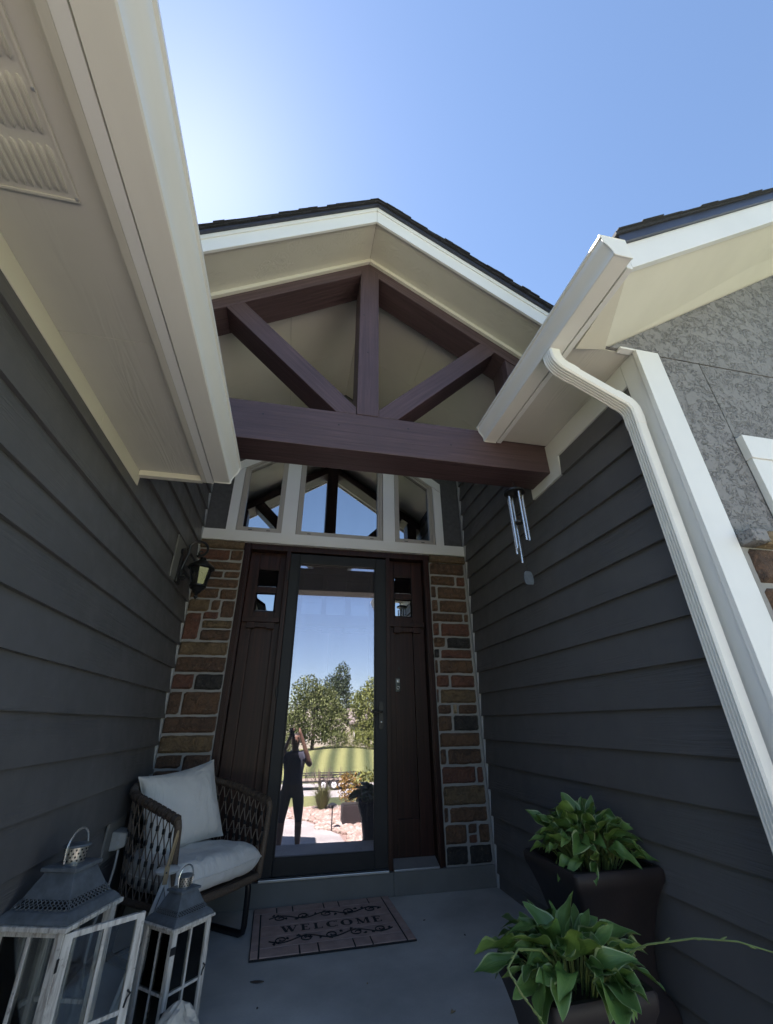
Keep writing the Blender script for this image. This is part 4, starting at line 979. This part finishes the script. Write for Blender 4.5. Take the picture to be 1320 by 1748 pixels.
# rock
def rock_mesh(n, seed, sx, sy, sz):
    bm_ = bmesh.new(); bmesh.ops.create_icosphere(bm_, subdivisions=n, radius=1)
    for v in bm_.verts:
        d = v.co.normalized(); k = 1+.22*noise.noise(d*1.6+Vector((seed, 0, 0)))+.09*noise.noise(d*5+Vector((0, seed, 0)))
        p = d*k; p = Vector((p.x*sx, p.y*sy, max(p.z, -.55)*sz)); v.co = p
    me = bpy.data.meshes.new('rock'); bm_.to_mesh(me); bm_.free(); return me
me = rock_mesh(4, 3.3, .105, .085, .12); me.materials.append(M['rock'])
rk_ = link('rock', me, None, (-.305, -1.575, .068), (0, 0, .5)); tag(rk_, 'rough pale limestone rock in front of the smaller lantern', 'rock')
for p in me.polygons: p.use_smooth = False

# ------------------------------------------------------------------ door mat
dm = thing('door_mat', 'taupe and black brick-bordered door mat reading WELCOME', 'door mat', (.360, -.428, .002), R(1.7))
MW, MD = .92, .685
MB().box((-MW/2, -MD/2, 0), (MW/2, MD/2, .008)).build('rubber_base', M['rubberblack'], dm, bevel=.003)
g = .0045
def tile(x0, x1, y0, y1): MB().box((x0+g, y0+g, .0082), (x1-g, y1-g, .0125)).build('tile', M['mat_tile'], dm, bevel=.0015)
xl, xr_ = -.412, .405; yf, yb = -.235, .242
fb = [-MW/2+.05, -.196, -.093, .106, .207, xr_]; fb[0] = xl
for a, c in zip(fb, fb[1:]): tile(a, c, -MD/2, yf)
bb = [-MW/2, -.312, -.209, -.004, .098, .303, xr_]
for a, c in zip(bb, bb[1:]): tile(a, c, yb, MD/2)
for a, c in zip([-MD/2, -.246, -.137, .089, yb], [-.246, -.137, .089, yb]): tile(-MW/2, xl, a, c)
for a, c in zip([-MD/2, -.219, .019, .134, MD/2], [-.219, .019, .134, MD/2]): tile(xr_, MW/2, a, c)
tile(xl, xr_, yf, -.098); tile(xl, xr_, -.098, .046); tile(xl, xr_, .046, yb)
# lettering
ZL0, ZL1 = .0126, .0138
def strokes(ch):
    T, t = .20, .07      # thick / thin stroke in units of letter height
    s = []
    def bar(x0, y0, x1, y1, w):
        d = Vector((x1-x0, y1-y0)); n = Vector((-d.y, d.x)).normalized()*w/2
        s.append([(x0+n.x, y0+n.y), (x0-n.x, y0-n.y), (x1-n.x, y1-n.y), (x1+n.x, y1+n.y)])
    if ch == 'W':
        bar(.12, 1, .40, 0, T); bar(.40, 0, .62, .95, t); bar(.55, 1, .83, 0, T); bar(.83, 0, 1.12, 1, t)
        for x in (.12, .58, 1.12): bar(x-.16, .97, x+.16, .97, .06)
        return s, 1.28
    if ch in 'EL':
        bar(.18, 0, .18, 1, T); bar(.0, .03, .62, .03, .07)
        if ch == 'E': bar(0, .97, .62, .97, .07); bar(.18, .52, .46, .52, .07); bar(.46, .40, .46, .64, .05); bar(.61, .97, .61, .78, .06)
        else: bar(.02, .97, .36, .97, .06)
        bar(.62, .0, .62, .24, .06)
        return s, .78
    if ch == 'M':
        bar(.16, 0, .16, 1, t); bar(.17, 1, .52, .05, T*.9); bar(.52, .05, .86, 1, t); bar(.90, 0, .90, 1, T)
        for x in (.16, .90): bar(x-.15, .03, x+.15, .03, .06)
        bar(.02, .97, .2, .97, .06); bar(.86, .97, 1.04, .97, .06)
        return s, 1.14
    a0, a1 = (R(48), R(312)) if ch == 'C' else (0, 2*math.pi)
    n = 22
    for i in range(n):
        p = a0+(a1-a0)*i/n; q = a0+(a1-a0)*(i+1)/n
        def pt(a, k): return (.46+(.46-(.19 if k else 0)*abs(math.cos(a))-(.06 if k else 0))*math.cos(a), .5+(.52-(.07 if k else 0))*math.sin(a))
        s.append([pt(p, 0), pt(p, 1), pt(q, 1), pt(q, 0)])
    if ch == 'C': bar(.80, .78, .80, 1.0, .06); bar(.80, 0, .80, .2, .05)
    return s, (.92 if ch == 'C' else 1.0)
hgt = .082; xx = -.292
for c_ in 'WELCOME':
    st_, adv = strokes(c_); b = MB()
    for i, poly in enumerate(st_): b.prism_z([(xx+p[0]*hgt, -.064+p[1]*hgt) for p in poly], ZL0+.00002*i, ZL1+.00002*i)
    b.build('letter', M['rubberblack'], dm); xx += (adv+.155)*hgt
# scrollwork
def scroll_band(y, flip):
    def spiral(cx, cy, r0, a0, turns, dr): return [(cx+r0*(1-.78*i/22)*math.cos(a0+dr*turns*2*math.pi*i/22), cy+r0*(1-.78*i/22)*math.sin(a0+dr*turns*2*math.pi*i/22)) for i in range(23)]
    b = MB()
    def tr_(pts, w): b.tube([(px, y+flip*py, .0128) for px, py in pts], w, 5)
    wave = [(-.36+.72*i/60, .030*math.sin(i/60*math.pi*5)) for i in range(61)]
    tr_(wave, .0045)
    for k in range(5):
        cx = -.29+.145*k; sg = 1 if k % 2 == 0 else -1
        tr_(spiral(cx, -sg*.004, .040, R(90*sg), 1.25, sg), .0042)
    for k in range(16):
        cx = -.34+.045*k; yy = .036*math.sin((cx+.36)/.72*math.pi*5+.9); a = R(40+97*k)
        tr_([(cx, yy), (cx+.014*math.cos(a), yy+.012*math.sin(a)), (cx+.026*math.cos(a+.5), yy+.022*math.sin(a+.5))], [.003, .0085, .0015])
    o = b.build('scrollwork', M['rubberblack'], dm); o.scale = (1, 1, 1); return o
scroll_band(.144, 1); scroll_band(-.166, -1)

# ------------------------------------------------------------------ planters and hostas
def planter(label, loc, rz, s=1.0):
    t = thing('planter', label, 'planter', loc, rz, 'square flared planters by the right wall')
    def sq(h, z, r_=.02):
        o = []; h *= s
        for (sx, sy, a) in ((1, -1, -90), (1, 1, 0), (-1, 1, 90), (-1, -1, 180)):
            for k in range(4): an = R(a+30*k); o.append((sx*(h-r_)+r_*math.cos(an), sy*(h-r_)+r_*math.sin(an), z))
        return o
    MB().rings([sq(.150, 0), sq(.158, .02), sq(.163, .06), sq(.160, .095), sq(.140, .125), sq(.131, .150), sq(.130, .19), sq(.136, .26), sq(.148, .33), sq(.165, .40), sq(.184, .455), sq(.192, .475), sq(.200, .49), sq(.203, .51), sq(.203, .53), sq(.196, .54), sq(.178, .54), sq(.174, .50)]).build('pot', M['planter'], t, smooth=True)
    MB().rings([sq(.172, .49), sq(.172, .513)]).build('soil', M['soil'], t)
    return t
planter('dark brown square planter on the landing against the right siding wall', (1.437, -1.638, 0), R(0), 1.09)
planter('dark brown square planter on the lower step nearest the camera', (1.035, -2.025, -.2), R(2), .95)
def leaf_mesh(seed, edge, L_=1, W_=.42, bend=.5, fold=.25, wav=.05):
    r = random.Random(seed); n = 10; xs = [-1, -.86, -.45, 0, .45, .86, 1]; vs = []; mi = []; uvs = []
    tip = r.uniform(-.12, .12)
    for i in range(n+1):
        f = i/n; w = W_*(math.sin(math.pi*min(1, f*.95+.03)**.72)**.85)*(1 if f < .96 else .45); w = max(w, .012)
        a = bend*(f**1.5)*1.6; cx = L_*(f-.18*bend*f**2); cz = -L_*bend*.62*f**2.1+.14*f
        for x in xs:
            yy = x*w/2; zz = cz+abs(x)*w*fold*(1-.3*f)+wav*math.sin(f*9+seed+x*2)*abs(x)*w
            vs.append((cx, yy+tip*f*f, zz)); uvs.append((f, x*.5+.5))
    m = len(xs); fs = []; mm = []
    for i in range(n):
        for j in range(m-1):
            fs.append((i*m+j, i*m+j+1, (i+1)*m+j+1, (i+1)*m+j)); mm.append(1 if edge and j in (0, m-2) else 0)
    me = bpy.data.meshes.new('leaf'); me.from_pydata(vs, [], fs); me.materials.append(M['leaf']); me.materials.append(M['leaf_edge'])
    me.polygons.foreach_set('material_index', mm); me.polygons.foreach_set('use_smooth', [True]*len(fs))
    ul = me.uv_layers.new(name='UVMap')
    for lp in me.loops: ul.data[lp.index].uv = uvs[lp.vertex_index]
    return me
LEAF = [leaf_mesh(i, i % 4 != 3, 1, .42+.06*(i % 3), .15+.30*(i % 4), .15+.10*(i % 3), .12+.10*(i % 2)) for i in range(10)]
def hosta(label, loc, n, spread, size, seed, high, tall):
    """leaves on short stems: upright in the middle, arching out over the pot rim at the edge"""
    t = thing('hosta_plant', label, 'plant', loc, 0, 'hostas in the planters'); r = random.Random(seed)
    for i in range(n):
        f = (i+.5)/n; az = i*2.39996+r.uniform(-.35, .35); rr = spread*math.sqrt(f)
        el = R(tall-(tall-6)*f**.8+r.uniform(-16, 16)); sz = size*r.choice((.55, .72, .85, 1.0, 1.1, 1.28))*r.uniform(.9, 1.1)
        rr *= r.uniform(.85, 1.1)
        root = Vector((rr*.55*math.cos(az), rr*.55*math.sin(az), 0))
        base = Vector((rr*math.cos(az), rr*math.sin(az), (.038+high*(1-f)**.8+r.uniform(-.008, .035))))
        lo = el-R(10+r.uniform(-12, 28)); lo = max(lo, R(-24) if rr > .12 else R(6))
        o = link('leaf', LEAF[r.randrange(10)], t, base, (r.uniform(-.8, .8), -lo, az+r.uniform(-.6, .6))); o.scale = (sz, sz*r.uniform(.8, 1.2), sz)
        MB().tube([root+Vector((0, 0, -.03)), root.lerp(base, .6)+Vector((0, 0, .006)), base+Vector((0, 0, .003))], [.0030, .0026, .0022], 5).build('leaf_stem', M['stalk'], t, smooth=True)
    return t
h1 = hosta('hosta with many small pointed leaves in the planter on the landing', (1.435, -1.66, .525), 165, .185, .104, 11, .100, 76)
h2 = hosta('large-leaved hosta with a long flower stalk in the planter nearest the camera', (1.020, -2.065, .322), 115, .195, .124, 23, .040, 64)
def flower_stalk(par, pts, buds):
    MB().tube(pts, [.0042-.0022*i/(len(pts)-1) for i in range(len(pts))], 6).build('flower_stalk', M['stalk'], par, smooth=True)
    for k in range(buds):
        f = .25+.72*k/buds; x = f*(len(pts)-1); i = int(x); p = Vector(pts[i]).lerp(Vector(pts[min(i+1, len(pts)-1)]), x-i); d = (Vector(pts[min(i+1, len(pts)-1)])-Vector(pts[i])).normalized()
        s = 1 if k % 2 else -1; q = d*.022+Vector((0, 0, s*.007+.002))
        MB().tube([p, p+q*.5, p+q], [.0016, .0034, .0008], 5).build('bud', M['stalk'], par, smooth=True)
flower_stalk(h2, [(0, 0, 0), (0.051, -0.05, 0.035), (0.111, -0.11, 0.092), (0.189, -0.17, 0.137), (0.29, -0.27, 0.177), (0.375, -0.34, 0.186), (0.47, -0.39, 0.165)], 7)
flower_stalk(h2, [(-.05, -.05, .04), (-.17, -.13, .14), (-.28, -.20, .175), (-0.337, -0.24, 0.153), (-0.324, -0.25, 0.128), (-0.299, -0.25, 0.092), (-0.263, -0.24, 0.055), (-0.236, -0.23, 0.019)], 8)

# small litter on the landing
def litter(name, label, cat, mat, pts, loc, rz, th=.003):
    o = MB().prism_z(pts, 0, th).build(name, mat, None, bevel=.0008, loc=loc, rot=(R(4), R(-3), rz)); tag(o, label, cat)
litter('dry_leaf', 'dark dry leaf lying on the landing in front of the door mat', 'leaf', M['wicker_dark'], [(-.035, 0), (-.015, .008), (.01, .009), (.035, .002), (.012, -.007), (-.015, -.007)], (-.035, -.985, .004), R(-18))
litter('dry_leaf', 'small pale dry leaf on the landing beside the nearest planter', 'leaf', M['strap'], [(-.014, 0), (-.004, .007), (.010, .012), (.006, .0), (.014, -.006), (-.004, -.004)], (.80, -1.42, .004), R(30))

rl_ = random.Random(77)
for x, y, where in ((-.02, -1.20, 'in front of the small lantern'), (.95, -.50, 'just right of the door mat'), (.48, -1.12, 'centred in front of the door mat'), (1.12, -.75, 'between the door mat and far planter'), (1.30, -.30, 'near the right stone column')):
    k = rl_.uniform(.6, 1.1); o = MB().prism_z([(-.007*k, 0), (.001*k, .004*k), (.008*k, .001*k), (.002*k, -.004*k)], 0, .003).build('litter_bit', M['wicker_dark'] if rl_.random() < .6 else M['strap'], None, loc=(x, y, .0035), rot=(.1, .1, rl_.uniform(0, 6)))
    tag(o, 'tiny bit of litter on the landing '+where, 'litter', 'litter bits on the landing')

# ------------------------------------------------------------------ front garden seen mirrored in the door glass
def pebbles():
    b = MB(); r = random.Random(2); base = []
    bm_ = bmesh.new(); bmesh.ops.create_icosphere(bm_, subdivisions=1, radius=1); V0 = [v.co.copy() for v in bm_.verts]; F0 = [[v.index for v in f.verts] for f in bm_.faces]; bm_.free()
    pts = [(-.3, -6.6), (-1.3, -7.6), (.15, -5.4), (.2, -4.2), (-2.8, -8.4)]
    n = 0
    while n < 2600:
        x, y = r.uniform(-1.2, 2.0), r.uniform(-8.9, -3.1)
        if x < 1.10 and y > -5.6: continue
        if min((x-p[0])**2+(y-p[1])**2 for p in pts) < .9**2: continue
        if x > 1.9: continue
        s = r.uniform(.03, .07); k = Vector((r.uniform(.8, 1.5), r.uniform(.8, 1.2), .65)); rz = Matrix.Rotation(r.uniform(0, 6), 3, 'Z')
        b.add([rz @ Vector((v.x*k.x*s, v.y*k.y*s, v.z*k.z*s))+Vector((x, y, -.595)) for v in V0], F0, r.randrange(3)); n += 1
    mats = [paint('pink_river_rock', (.30, .21, .17), .8, .2, 9, 0), paint('tan_river_rock', (.33, .26, .205), .8, .2, 9, 0), paint('pale_river_rock', (.40, .34, .29), .8, .2, 9, 0)]
    o = b.build('river_rock', mats, None); tag(o, 'pinkish river rock covering the garden bed beside the walkway', 'gravel', kind='stuff')
    bed = tag(MB().box((-5, -9.0, -.65), (1.95, -2.96, -.612)).build('rock_bed', mats[0]), 'pinkish gravel bed beside the walkway', None, kind='structure')
pebbles()
def foliage_mat(name, c, c2):
    m, nt, b = nodes(name); g = nt.nodes.new('ShaderNodeNewGeometry')
    L(nt, ramp(nt, noi(nt, pos(nt), 1.3, 5, .7), [(.32, c), (.68, c2)]), b.inputs['Base Color']); b.inputs['Roughness'].default_value = .6; return m
FM = [foliage_mat('olive_leaf', (.075, .098, .028), (.165, .185, .060)), foliage_mat('dark_evergreen', (.030, .050, .022), (.065, .09, .035)), foliage_mat('yellow_green_leaf', (.12, .15, .035), (.24, .25, .065)), foliage_mat('red_leaf', (.16, .15, .03), (.42, .20, .04)), foliage_mat('grass_blade', (.10, .12, .04), (.20, .20, .07))]
def crown(b, blobs, n, s, seed):
    r = random.Random(seed); tot = sum(q[3]*q[4]*q[5] for q in blobs)
    for (x, y, z, a, c, h) in blobs:
        for _ in range(int(n*a*c*h/tot)):
            d = Vector((r.gauss(0, 1), r.gauss(0, 1), r.gauss(0, 1))).normalized(); k = r.uniform(.55, 1.06)+.16*noise.noise(d*3+Vector((x, y, z)))
            p = Vector((x+d.x*a*k, y+d.y*c*k, z+d.z*h*k)); u = Vector((r.gauss(0, 1), r.gauss(0, 1), r.gauss(0, 1))).normalized(); w = u.orthogonal().normalized()*s*r.uniform(.5, 1); u = u*s*r.uniform(.7, 1.2)
            b.add([p-u, p+w*.7, p+u, p-w*.7], [(0, 1, 2, 3)])
def tree(label, x, y, h, blobs, mat, n, s, seed, group='trees across the street', name='tree'):
    z0 = gz(x, y); t = thing(name, label, 'tree', (x, y, z0), 0, group)
    b = MB(); b.tube([(0, 0, -.1), (.05, .02, h*.3), (0, .05, h*.6), (.05, 0, h*.85)], [.22, .16, .10, .03], 8)
    r = random.Random(seed)
    for i in range(6):
        a = i*1.05; z = h*(.28+.08*i); b.tube([(0, 0, z), (math.cos(a)*h*.10, math.sin(a)*h*.10, z+h*.10), (math.cos(a)*h*.2, math.sin(a)*h*.2, z+h*.16)], [.08, .05, .02], 6)
    b.build('trunk', M['bark'], t, smooth=True)
    c = MB(); crown(c, blobs, n, s, seed); c.build('crown', mat, t)
tree('broad olive-green leafy tree across the street, left in the door reflection', 1.9, -54.5, 8.2, [(0, 0, 3.8, 3.6, 2.6, 3.2), (-.8, 0, 6.6, 2.2, 1.9, 1.8), (2.4, .2, 3.0, 2.3, 1.9, 2.2), (-2.2, 0, 2.6, 1.8, 1.8, 2.2), (1.2, 0, 6.0, 1.7, 1.6, 1.5)], FM[0], 11000, .15, 1)
tree('dark evergreen tree behind the neighbouring house', 6.3, -70, 13.0, [(0, 0, 5.5, 2.2, 2, 4.6), (.3, 0, 9.4, 1.5, 1.4, 2.6), (-1.6, 0, 8.2, 1.1, 1, 2.1)], FM[1], 5000, .18, 2, name='evergreen_tree')
tree('slim yellow-green tree across the street, right in the door reflection', 8.9, -55, 8.2, [(0, 0, 4.2, 2.0, 1.8, 3.2), (.5, 0, 6.9, 1.2, 1.1, 1.5), (-1.4, 0, 5.0, 1.3, 1.2, 1.7), (1.5, 0, 3.0, 1.7, 1.5, 2.6)], FM[2], 7000, .14, 3)
tree('rounded green tree left of the olive-green tree across the street', -5.5, -56, 9, [(0, 0, 4.5, 2.8, 2.4, 3.0), (1.2, 0, 6.6, 1.7, 1.6, 1.6)], FM[0], 2200, .25, 4)
tree('tall green tree at the right end of the trees across the street', 17.0, -57, 10, [(0, 0, 4.6, 2.6, 2.4, 3.2), (-.6, 0, 7.2, 1.8, 1.7, 1.9)], FM[0], 2200, .25, 5)
def shrub(label, x, y, blobs, mat, n, s, seed, name='shrub', cat='shrub'):
    t = thing(name, label, cat, (x, y, gz(x, y)), 0); c = MB(); crown(c, blobs, n, s, seed); c.build('foliage', mat, t)
    b = MB()
    for i in range(5): a = i*1.26; b.tube([(.05*math.cos(a), .05*math.sin(a), 0), (.18*math.cos(a), .18*math.sin(a), .45)], [.012, .006], 5)
    b.build('stem', M['bark'], t)
for i, (x, y, m_, lab) in enumerate(((4.4, -53.0, 0, 'low green shrub below the olive-green tree'), (6.8, -53.2, 2, 'bright green shrub under the neighbouring house wall'), (9.0, -52.8, 2, 'yellow-green shrub beside the slim tree'), (-1.6, -53.0, 0, 'low olive shrub left of the broad tree'), (12.4, -53.4, 0, 'dark green shrub right of the slim tree'))):
    shrub(lab, x, y, [(0, 0, 1.0, 1.6, 1.1, 1.1), (.9, 0, .8, 1.0, .8, .8)], FM[m_], 1300, .10, 30+i)
shrub('flowering shrub with red and yellow leaves beside the rock bed', 1.42, -8.0, [(0, 0, .50, .30, .30, .32), (-.10, 0, .66, .16, .16, .16)], FM[3], 520, .035, 41, 'flowering_shrub')
shrub('yellow-green leafy shrub behind the flowering shrub', 1.85, -8.1, [(0, 0, .45, .42, .38, .42)], FM[2], 380, .06, 42)
# ornamental grass
og = thing('ornamental_grass', 'clump of ornamental grass with seed heads in the rock bed', 'grass plant', (.80, -8.4, -.62)); r = random.Random(9); b = MB(); sh = MB()
for i in range(420):
    a = r.uniform(0, 6.28); q = r.uniform(0, .09); l = r.uniform(.35, .66); o_ = r.uniform(.08, .42)
    p0 = Vector((q*math.cos(a), q*math.sin(a), 0)); p1 = p0+Vector((o_*.4*math.cos(a), o_*.4*math.sin(a), l*.65)); p2 = p0+Vector((o_*math.cos(a), o_*math.sin(a), l*(.95-.5*o_))); w = Vector((-math.sin(a), math.cos(a), 0))*.007
    b.add([p0-w, p0+w, p1+w*.8, p1-w*.8, p2], [(0, 1, 2, 3), (3, 2, 4)])
for i in range(26):
    a = r.uniform(0, 6.28); o_ = r.uniform(.1, .5); p1 = Vector((o_*math.cos(a), o_*math.sin(a), r.uniform(.6, .8))); sh.tube([(0, 0, .2), p1*.6+Vector((0, 0, .15)), p1, p1+Vector((.02*math.cos(a), .02*math.sin(a), .16))], [.003, .003, .009, .002], 5)
b.build('blades', FM[4], og)['kind'] = 'stuff'; sh.build('seed_heads', M['strand'], og)['kind'] = 'stuff'
# path light
pl = thing('path_light', 'small dark path light standing in the rock bed', 'path light', (.86, -6.0, -.61))
MB().tube([(0, 0, -.05), (0, 0, .40)], .011, 8).build('stake', M['bronze'], pl, smooth=True)
MB().lathe([(.022, .36), (.026, .40), (.085, .405), (.09, .415), (.03, .445), (.004, .45)], 16).build('shade', M['bronze'], pl, smooth=True)
# planter box in the bed
MBx = thing('planter_box', 'low dark planter box under the flowering shrub', 'planter', (1.35, -6.6, -.62)); B((-.25, -.2, 0), (.25, .2, .34), 'box', M['planter'], MBx, .012); B((-.22, -.17, .3405), (.22, .17, .36), 'soil', M['soil'], MBx, .004)
# utility trailer
ut = thing('utility_trailer', 'black open utility trailer with two axles parked on the street', 'trailer', (2.75, -35.6, -2.87))
M['tyre'] = paint('tyre_rubber', (.015, .015, .015), .8, .1, 10, 0); M['wheelwhite'] = paint('white_wheel', (.75, .75, .73), .4, .05, 5, 0); M['deck'] = grain('trailer_deck_board', (.34, .27, .21), 0, .8)
Lh = 2.5
B((-Lh, -.95, .50), (Lh, .95, .60), 'deck_frame', M['blackmetal'], ut, .01)
for i in range(6): B((-Lh+.02, -.93+.31*i, .602), (Lh-.02, -.93+.31*i+.29, .63), 'deck_board', M['deck'], ut, .004)
for sg in (-1, 1):
    yy = sg*.93
    MB().tube([(-Lh, yy, .98), (Lh, yy, .98)], .035, 8).build('top_rail', M['blackmetal'], ut, smooth=True)
    for i in range(8): MB().tube([(-Lh+.04+i*(2*Lh-.08)/7, yy, .60), (-Lh+.04+i*(2*Lh-.08)/7, yy, .98)], .028, 6).build('upright', M['blackmetal'], ut)
    fen = MB()
    MB().prism_y([(-.85, .56), (-.72, .80), (.72, .80), (.85, .56), (.81, .56), (.69, .765), (-.69, .765), (-.81, .56)], min(sg*.97, sg*1.25), max(sg*.97, sg*1.25)).build('fender', M['blackmetal'], ut)
    for x in (-.40, .40):
        w_ = MB(); prof = [(.15, -.1), (.33, -.1), (.355, -.07), (.355, .07), (.33, .1), (.15, .1)]
        wl_ = w_.lathe(prof, 24).build('wheel', M['tyre'], ut, smooth=True, loc=(x, sg*1.11, .355), rot=(R(90), 0, 0))
        MB().lathe([(.20, -.104), (.20, .104)], 20).build('rim', M['wheelwhite'], wl_, smooth=True)
        MB().lathe([(.06, -.112), (.06, .112)], 12).build('hub', M['zinc'], wl_, smooth=True)
MB().tube([(-Lh, -.8, .55), (-Lh-1.2, 0, .52), (-Lh, .8, .55)], .045, 8).build('tongue', M['blackmetal'], ut, smooth=True)
MB().tube([(-Lh-1.0, 0, .55), (-Lh-1.0, 0, .02)], .03, 8).build('jack', M['blackmetal'], ut, smooth=True)
B((Lh+.005, -.93, .55), (Lh+.05, .93, 1.02), 'ramp_gate', M['blackmetal'], ut, .01)
# neighbouring house
nh = thing('neighbour_house', 'beige neighbouring house with grey gable roofs behind the trees', 'house', (4.2, -63, -1.2))
M['nwall'] = paint('beige_siding', (.46, .41, .34), .8, .06, 3, 0); M['nroof'] = paint('weathered_shingles', (.20, .17, .15), .9, .15, 3, .4, 12)
MB().prism_y([(-6.5, 0), (3.2, 0), (3.2, 3.6), (-1.5, 7.2), (-6.5, 3.6)], -8, 0).build('wall', M['nwall'], nh)
for sg, xe in ((-1, -7.0), (1, 3.7)): MB().prism_y([(-1.65, 7.5), (-1.65, 7.25), (xe, 3.25), (xe, 3.55)] if sg < 0 else [(-1.65, 7.5), (xe, 3.5), (xe, 3.2), (-1.65, 7.25)], -8.3, .5).build('roof', M['nroof'], nh)
MB().prism_y([(3.2, 0), (6.3, 0), (6.3, 3.3), (3.2, 3.3)], -7, .6).build('side_wing', M['nwall'], nh)
MB().prism_x([(1.1, 3.2), (-3.0, 5.2), (-7.3, 3.2), (-7.3, 3.4), (-3.0, 5.45), (1.1, 3.45)], 3.0, 6.7).build('side_wing_roof', M['nroof'], nh)
for x, z in ((-3.4, 1.2), (-.4, 1.2), (-1.9, 4.3), (4.3, 1.2)):
    f = B((x-.55, (.62 if x > 3.3 else .02), z), (x+.55, (.68 if x > 3.3 else .08), z+1.4), 'window', M['white'], nh, .01); MB().box((x-.46, (.69 if x > 3.3 else .09), z+.09), (x+.46, (.70 if x > 3.3 else .10), z+1.31)).build('window_pane', M['win_glass'], f)

# ------------------------------------------------------------------ photographer, mirrored in the door glass
PX, PY, PZ0 = .07, -4.20, -.60
def skin_body():
    J = {}
    def j(n, x, y, z, r_): J[n] = (Vector((x, y, z)), r_)
    j('pel', 0, 0, .86, .135); j('waist', 0, .0, 1.02, .125); j('chest', 0, .01, 1.22, .145); j('neckb', 0, .015, 1.36, .075); j('neck', 0, .03, 1.43, .052); j('head0', 0, .05, 1.50, .078); j('head1', 0, .05, 1.57, .092); j('head2', 0, .045, 1.645, .07)
    for s, n in ((-1, 'l'), (1, 'r')):
        sp = -.03 if s < 0 else .02
        j(n+'sh', s*.165, .01, 1.32, .062); j(n+'el', s*.255, .17, 1.18, .043); j(n+'fa', s*.165, .26, 1.40, .036); j(n+'wr', s*.085, .305, 1.60, .026); j(n+'ha', s*.062, .318, 1.66, .024)
        j(n+'hip', s*.095, 0, .82, .105); j(n+'th', s*.115, .0, .62, .088); j(n+'kn', s*.13, .01, .46, .060); j(n+'ca', s*.135, -.015, .30, .056); j(n+'an', s*.14, -.02, .09, .036); j(n+'he', s*.142, -.02, .045, .038); j(n+'to', s*.16, .13, .032, .032)
    E_ = [('pel', 'waist'), ('waist', 'chest'), ('chest', 'neckb'), ('neckb', 'neck'), ('neck', 'head0'), ('head0', 'head1'), ('head1', 'head2')]
    for n in 'lr': E_ += [('neckb' if 0 else 'chest', n+'sh'), (n+'sh', n+'el'), (n+'el', n+'fa'), (n+'fa', n+'wr'), (n+'wr', n+'ha'), ('pel', n+'hip'), (n+'hip', n+'th'), (n+'th', n+'kn'), (n+'kn', n+'ca'), (n+'ca', n+'an'), (n+'an', n+'he'), (n+'he', n+'to')]
    # fingers curled round the phone
    for s, n in ((-1, 'l'), (1, 'r')):
        for k in range(4):
            z = 1.655+.017*k; a = f'{n}f{k}a'; b_ = f'{n}f{k}b'
            j(a, s*.052, .330, z, .0085); j(b_, s*.034, .322, z+.004, .0075); E_ += [(n+'ha', a), (a, b_)]
        j(n+'t', s*.040, .305, 1.645, .009); E_ += [(n+'ha', n+'t')]
    names = list(J); me = bpy.data.meshes.new('person_body'); me.from_pydata([tuple(J[n][0]) for n in names], [(names.index(a), names.index(b_)) for a, b_ in E_], [])
    o = bpy.data.objects.new('tmp_body', me); COL.objects.link(o)
    o.modifiers.new('Skin', 'SKIN'); sm = o.modifiers.new('Sub', 'SUBSURF'); sm.levels = 2; sm.render_levels = 2
    for i, n in enumerate(names): sv_ = me.skin_vertices[0].data[i]; sv_.radius = (J[n][1], J[n][1]*(.82 if n in ('pel', 'waist', 'chest') else 1)); sv_.use_root = (n == 'pel')
    dg = bpy.context.evaluated_depsgraph_get(); me2 = bpy.data.meshes.new_from_object(o.evaluated_get(dg)); bpy.data.objects.remove(o)
    me2.name = 'person_body'; me2.materials.clear()
    for k in ('skin', 'shirt', 'shorts', 'hair', 'rubberblack'): me2.materials.append(M[k])
    for p in me2.polygons:
        c = p.center; p.use_smooth = True
        if c.z < .085: p.material_index = 4
        elif .43 < c.z < .93: p.material_index = 2
        elif .93 <= c.z < 1.385 and not (abs(c.x) > .17 and c.y > .13) and c.y < .21: p.material_index = 1
        elif c.z > 1.60 and c.y < .12 or (c.z > 1.47 and c.y < .03): p.material_index = 3
    return me2
per = thing('person', 'person in dark shirt and shorts raising a phone, mirrored in the door glass', 'person', (PX, PY, PZ0))
link('body', skin_body(), per)
for sx in (-1, 1):
    MB().lathe([(.011, -.004), (.011, .0), (.004, .006)], 10).build('eye', M['black_screen'], per, loc=(sx*.034, .128, 1.575), rot=(R(-90), 0, 0))
MB().rings([[(-.008, .135, 1.565), (.008, .135, 1.565), (.0, .125, 1.59)], [(-.016, .13, 1.535), (.016, .13, 1.535), (0, .165, 1.54)]]).build('nose', M['skin'], per)
MB().tube([(-.022, .122, 1.505), (0, .130, 1.502), (.022, .122, 1.505)], .005, 6).build('mouth', M['strap'], per)
# phone just behind the lens position
ph = thing('phone', 'black phone held upright in the mirrored person\'s hands', 'phone', tuple(CAM-cfw*.016))
ph.rotation_euler = Matrix(((crt.x, cup.x, -cfw.x), (crt.y, cup.y, -cfw.y), (crt.z, cup.z, -cfw.z))).to_euler()
MB().box((-.036, -.13, .0), (.036, .018, .008)).build('case', M['black_screen'], ph, bevel=.003)
MB().box((-.033, -.127, .0082), (.033, .015, .0088)).build('screen', M['black_screen'], ph)
